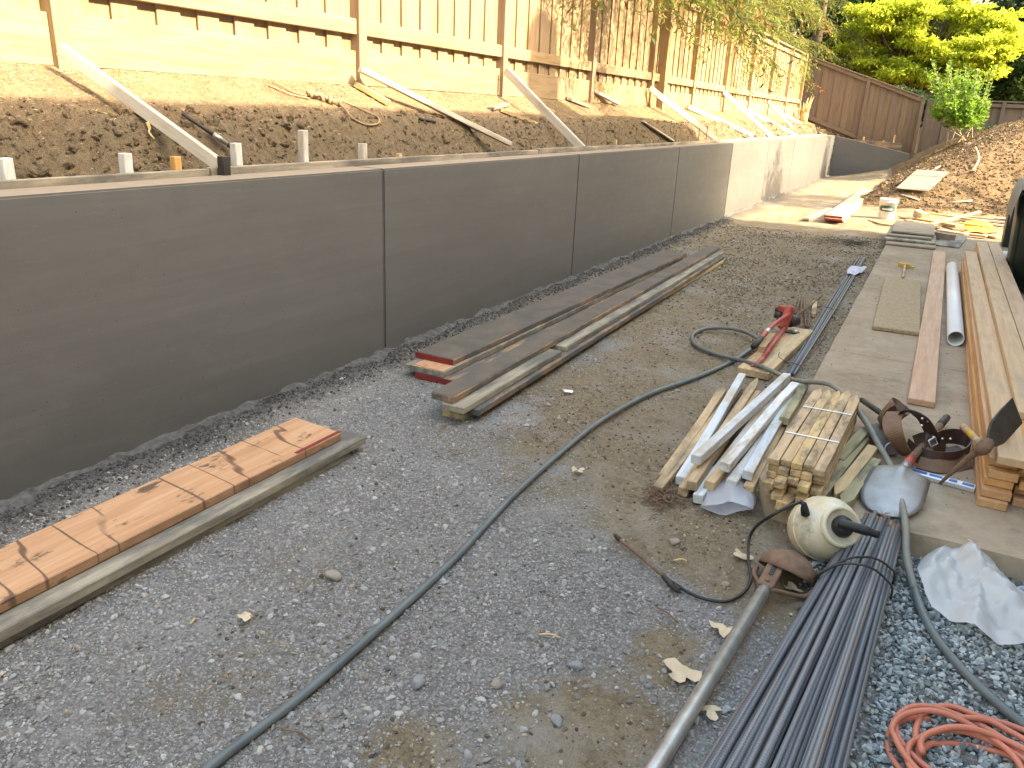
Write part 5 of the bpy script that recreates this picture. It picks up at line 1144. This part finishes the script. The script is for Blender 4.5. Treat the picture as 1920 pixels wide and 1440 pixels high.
def scatter(name,P,S,tree,label,cat,tilt=.5):
    n=len(P); me=bpy.data.meshes.new(name); me.vertices.add(n); me.vertices.foreach_set('co',np.asarray(P,np.float32).ravel())
    a=me.attributes.new('scl','FLOAT','POINT'); a.data.foreach_set('value',np.asarray(S,np.float32))
    rot=np.stack([rng.normal(0,tilt,n),rng.normal(0,tilt,n),rng.uniform(0,6.28,n)],-1).astype(np.float32); b=me.attributes.new('rot','FLOAT_VECTOR','POINT'); b.data.foreach_set('vector',rot.ravel())
    o=bpy.data.objects.new(name,me); COL.objects.link(o); WM[o.name]=Matrix.Identity(4); md=o.modifiers.new('scatter','NODES'); md.node_group=tree
    return tag(o,label,cat,kind='stuff')
def stone_mat(name,stops):
    s=NT(name); r=s.rnd(); n=s.noise(s.obj(),2.5,4,.65); v=s.math('ADD',s.math('MULTIPLY',r,.8),s.math('MULTIPLY',n,.2))
    return s.done(s.ramp(v,stops),.85,s.bump(n,.3,.2),spec=.3)
M_peb=stone_mat('grey_crushed_stone',[(.1,(.17,.158,.144)),(.3,(.245,.233,.218)),(.6,(.32,.307,.29)),(.8,(.40,.386,.366)),(.88,(.47,.45,.42)),(.93,(.38,.30,.21))])
M_bpeb=stone_mat('brown_grit',[(.1,(.075,.055,.036)),(.4,(.18,.135,.088)),(.75,(.31,.25,.175)),(.95,(.50,.43,.33))])
M_blu=stone_mat('blue_grey_gravel',[(.1,(.085,.10,.108)),(.35,(.21,.24,.24)),(.65,(.35,.38,.378)),(.85,(.52,.54,.53)),(.93,(.42,.36,.27))])
M_clod=stone_mat('soil_clods',[(.1,(.10,.07,.042)),(.4,(.18,.13,.078)),(.75,(.25,.185,.115)),(.95,(.32,.245,.16))])
M_mclod=stone_mat('mound_clods',[(.1,(.075,.05,.028)),(.5,(.15,.105,.058)),(.9,(.22,.16,.092))])
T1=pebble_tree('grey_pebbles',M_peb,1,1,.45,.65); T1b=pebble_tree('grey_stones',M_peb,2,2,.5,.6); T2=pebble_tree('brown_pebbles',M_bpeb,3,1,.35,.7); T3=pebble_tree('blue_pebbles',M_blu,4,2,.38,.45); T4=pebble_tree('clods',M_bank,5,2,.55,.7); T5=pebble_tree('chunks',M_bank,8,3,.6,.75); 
def pts(n,x0,x1,y0,y1,yb=1.0):
    x=rng.uniform(x0,x1,n); y=y0+(y1-y0)*rng.uniform(0,1,n)**yb; return x,y
inslab=lambda x,y:(x>SLX-.0)&(y>SLY-.03)
blue=lambda x,y:sst(-.16,.02,x+.06*fbm(x*5,y*5,2,51)+.10*(y-2.2))
# fine and medium grey gravel
x,y=pts(200000,-3.0,.35,.6,8.5,1.45); g=grav(x,y); k=(rng.uniform(0,1,len(x))<(.04+.8*sst(.30,.95,g+.45*fbm(x*3,y*3,3,52))))&~inslab(x,y)&(rng.uniform(0,1,len(x))>blue(x,y)*.85)&(rng.uniform(0,1,len(x))<.15+.85*sst(-3.0,-2.75,x))
x,y=x[k],y[k]; s=.0024+.0040*rng.uniform(0,1,len(x))**2.4; scatter('fine_gravel',np.stack([x,y,ground_h(x,y)+s*.1],-1),s,T1,'fine grey crushed gravel over the work yard','gravel')
x,y=pts(28000,-3.0,.35,.6,8.0,1.5); g=grav(x,y); k=(rng.uniform(0,1,len(x))<sst(.25,1.0,g+.6*fbm(x*2.5,y*2.5,3,53)))&~inslab(x,y)&(rng.uniform(0,1,len(x))>blue(x,y))&(rng.uniform(0,1,len(x))<.1+.9*sst(-3.0,-2.75,x))
x,y=x[k],y[k]; s=.0040+.0085*rng.uniform(0,1,len(x))**3.8; scatter('coarse_gravel',np.stack([x,y,ground_h(x,y)+s*.15],-1),s,T1b,'coarser grey stones strewn over the gravel','gravel')
# brown grit where the dirt shows
x,y=pts(90000,-2.9,-.35,.6,13.0,1.3); g=grav(x,y); k=(rng.uniform(0,1,len(x))<(1-.8*sst(.3,.8,g)))&~inslab(x,y)&(rng.uniform(0,1,len(x))<.25+.75*sst(-.1,.4,fbm(x*2,y*2,3,54)))
x,y=x[k],y[k]; s=(.0025+.0075*rng.uniform(0,1,len(x))**3.2)*(1+.8*sst(4.5,9,y)); scatter('brown_grit',np.stack([x,y,ground_h(x,y)+s*.1],-1),s,T2,'brown grit and crumbs on the trodden dirt','grit')
# clean blue gravel round the rebar
x,y=pts(27000,-.42,1.25,.7,3.24); shc=G(1835,1110,.03); k=(rng.uniform(0,1,len(x))<blue(x,y)); x,y=x[k],y[k]; s=.0075+.0065*rng.uniform(0,1,len(x))**1.6
scatter('blue_gravel',np.stack([x,y,ground_h(x,y)+.002+.010*rng.uniform(0,1,len(x))],-1),s,T3,'clean blue grey angular gravel round the rebar bundle','gravel',.7)
# dark crumbs by the foot of the wall
x=WX+.03+np.abs(rng.normal(0,.10,9000)); y=.5+13*rng.uniform(0,1,9000)**1.3; s=.003+.008*rng.uniform(0,1,9000)**3; M_dk=stone_mat('dark_cement_crumbs',[(.1,(.045,.044,.043)),(.5,(.08,.078,.076)),(.9,(.13,.127,.124))])
scatter('cement_crumbs',np.stack([x,y,ground_h(x,y)+s*.4],-1),s,pebble_tree('cement_crumb',M_dk,6,1,.35,.8),'dark cement crumbs scattered along the foot of the wall','crumbs')
# clods on the bank and the mound
n=42000; y=.6+27*rng.uniform(0,1,n)**1.35; x=-3.42-.92*rng.uniform(0,1,n)**1.15; k=rng.uniform(0,1,n)<(.25+.75*sst(-4.0,-3.65,x)); x,y=x[k],y[k]; s=.0028+.011*rng.uniform(0,1,len(x))**3.0*(.3+.7*sst(-4.05,-3.75,x))
scatter('bank_clods',np.stack([x,y,bank_h(x,y)+s*.2],-1),s,T4,'crumbled soil clods over the cut bank','soil',.8)
n=26000; x=rng.uniform(-1.6,3.4,n); y=17.0+9.5*rng.uniform(0,1,n)**1.2; mh=mound_h(x,y); k=mh>.02+.1*rng.uniform(0,1,n); x,y=x[k],y[k]; s=.006+.030*rng.uniform(0,1,len(x))**5
scatter('mound_clods',np.stack([x,y,ground_h(x,y)+s*.2],-1),s,pebble_tree('mound_clod',M_mound,7,2,.55,.7),'rough clods covering the dirt mound','soil',.8)
n=3800; y=.6+26*rng.uniform(0,1,n)**1.25; x=-3.46-.42*rng.uniform(0,1,n); k=rng.uniform(0,1,n)<sst(-.35,.35,fbm(x*2.5,y*1.6,3,57)); x,y=x[k],y[k]; s=.008+.024*rng.uniform(0,1,len(x))**3
scatter('bank_chunks',np.stack([x,y,bank_h(x,y)+s*.1],-1),s,T5,'broken chunks of soil along the cut scarp','soil',.8)
# dry straw and wood-chip litter
def litter(name,x,y,z,L,w,m,label):
    n=len(x); P=np.stack([x,y,z],-1); a=rng.uniform(0,6.28,n); D=np.stack([np.cos(a),np.sin(a),rng.normal(0,.22,n)],-1)
    V=leaves(P,D,L,w); o=npmesh(name,V,np.arange(len(V)).reshape(-1,4),m); return tag(o,label,'litter',kind='stuff')
M_chip=stone_mat('wood_chip',[(.2,(.30,.21,.12)),(.6,(.46,.35,.21)),(.9,(.60,.49,.32))])
n=16000; y=.8+27*rng.uniform(0,1,n)**1.4; x=-4.33+.85*rng.uniform(0,1,n)**1.6; litter('straw_litter',x,y,bank_h(x,y)+.008,.012+.03*rng.uniform(0,1,n)**2,.004,M_chip,'dry straw and chips strewn on the upper bank')
n=3500; x,y=pts(n,-2.9,-.3,1.0,9,1.5); k=~inslab(x,y); x,y=x[k],y[k]; litter('ground_litter',x,y,ground_h(x,y)+.008,.006+.020*rng.uniform(0,1,len(x))**3,.003,M_chip,'tiny chips and dry bits on the gravel')
n=1200; x=rng.uniform(-1.4,3.2,n); y=17.2+8*rng.uniform(0,1,n)**1.2; k=mound_h(x,y)>.05; x,y=x[k],y[k]; litter('mound_litter',x,y,ground_h(x,y)+.03,.05+.06*rng.uniform(0,1,len(x)),.012,M_bpeb,'dry leaf litter mixed into the mound')
# a few larger single stones
def stone(u,v,r,m,lb,sd):
    bm=bmesh.new(); bmesh.ops.create_icosphere(bm,subdivisions=3,radius=1); rr=random.Random(sd); ax=[Vector((rr.gauss(0,1),rr.gauss(0,1),rr.gauss(0,1))).normalized() for _ in range(9)]; dd=[rr.uniform(.55,.9) for _ in range(9)]
    for vv in bm.verts:
        p=vv.co.copy()
        for a,d in zip(ax,dd):
            t=p.dot(a)-d
            if t>0: p-=a*t*.85
        vv.co=Vector((p.x*1.2,p.y*.95,p.z*.7))*r
    p=G(u,v,0); p.z=gz(p.x,p.y)+r*.35; tag(bmobj('stone',bm,m,None,Matrix.Translation(p)@Matrix.Rotation(rr.uniform(0,6),4,'Z'),True),lb,'stone')
M_st1=plain('tan_stone',(.33,.28,.22),.9,scale=30,bump=.5); M_st2=plain('grey_stone',(.27,.265,.27),.9,scale=30,bump=.5)
for a in ((625,1085,.030,M_st1,'biggest tan stone lying on the gravel by the planks',1),(783,1282,.024,M_st2,'rough grey stone in the middle gravel',2),(1264,1022,.022,M_st1,'pale rounded stone on the dirt near the stake heap',3),(1360,1098,.014,M_st1,'small orange tan stone next to the sprayer hose',4),(930,1283,.018,M_st1,'tan pebble beside the grey gravel patch',5),(1045,1352,.020,M_st2,'grey lump on the brown dirt patch',6),(580,1110,.016,M_st2,'angular grey stone left of the biggest tan one',7),(1270,733,.018,M_st1,'tan pebble just below the hose bend',8),(1080,1248,.022,M_st2,'flat grey stone near the grey splinter',9)): stone(*a)

# dry brush on the dirt and straw under the stake heap
def brush(name,c,r,n,L,m,label):
    V=[];F=[]
    for i in range(n):
        p=Vector((c.x+random.gauss(0,r),c.y+random.gauss(0,r*1.3),gz(c.x,c.y)+random.uniform(.006,.03))); a=random.uniform(0,6.28); d=Vector((math.cos(a),math.sin(a),random.uniform(-.1,.25)))*L*random.uniform(.4,1)
        v,f=tubegeo([p,p+d*.5+Vector((0,0,.01)),p+d],.0022,4); k=len(V); V+=v; F+=[tuple(q+k for q in t) for t in f]
    return tag(mesh(name,V,F,m),label,'brush',kind='stuff')
brush('dry_brush',G(1592,456,0),.16,90,.22,M_dkmetal,'dark dry brush lying on the dirt by the patio end')
brush('pine_straw',G(1240,936,0),.045,120,.07,M_rust,'rusty pine straw under the stake heap tips')
brush('pine_straw',G(1000,800,0),.25,60,.06,M_rust,'scattered brown needles on the dirt near the narrow boards')
x=rng.uniform(SLX+.05,.4,420); y=SLY+.1+9.5*rng.uniform(0,1,420)**1.2; litter('slab_litter',x,y,np.full(420,SLZ+.006),.005+.016*rng.uniform(0,1,420)**3,.005,M_dk,'dark specks and crumbs on the patio slab')
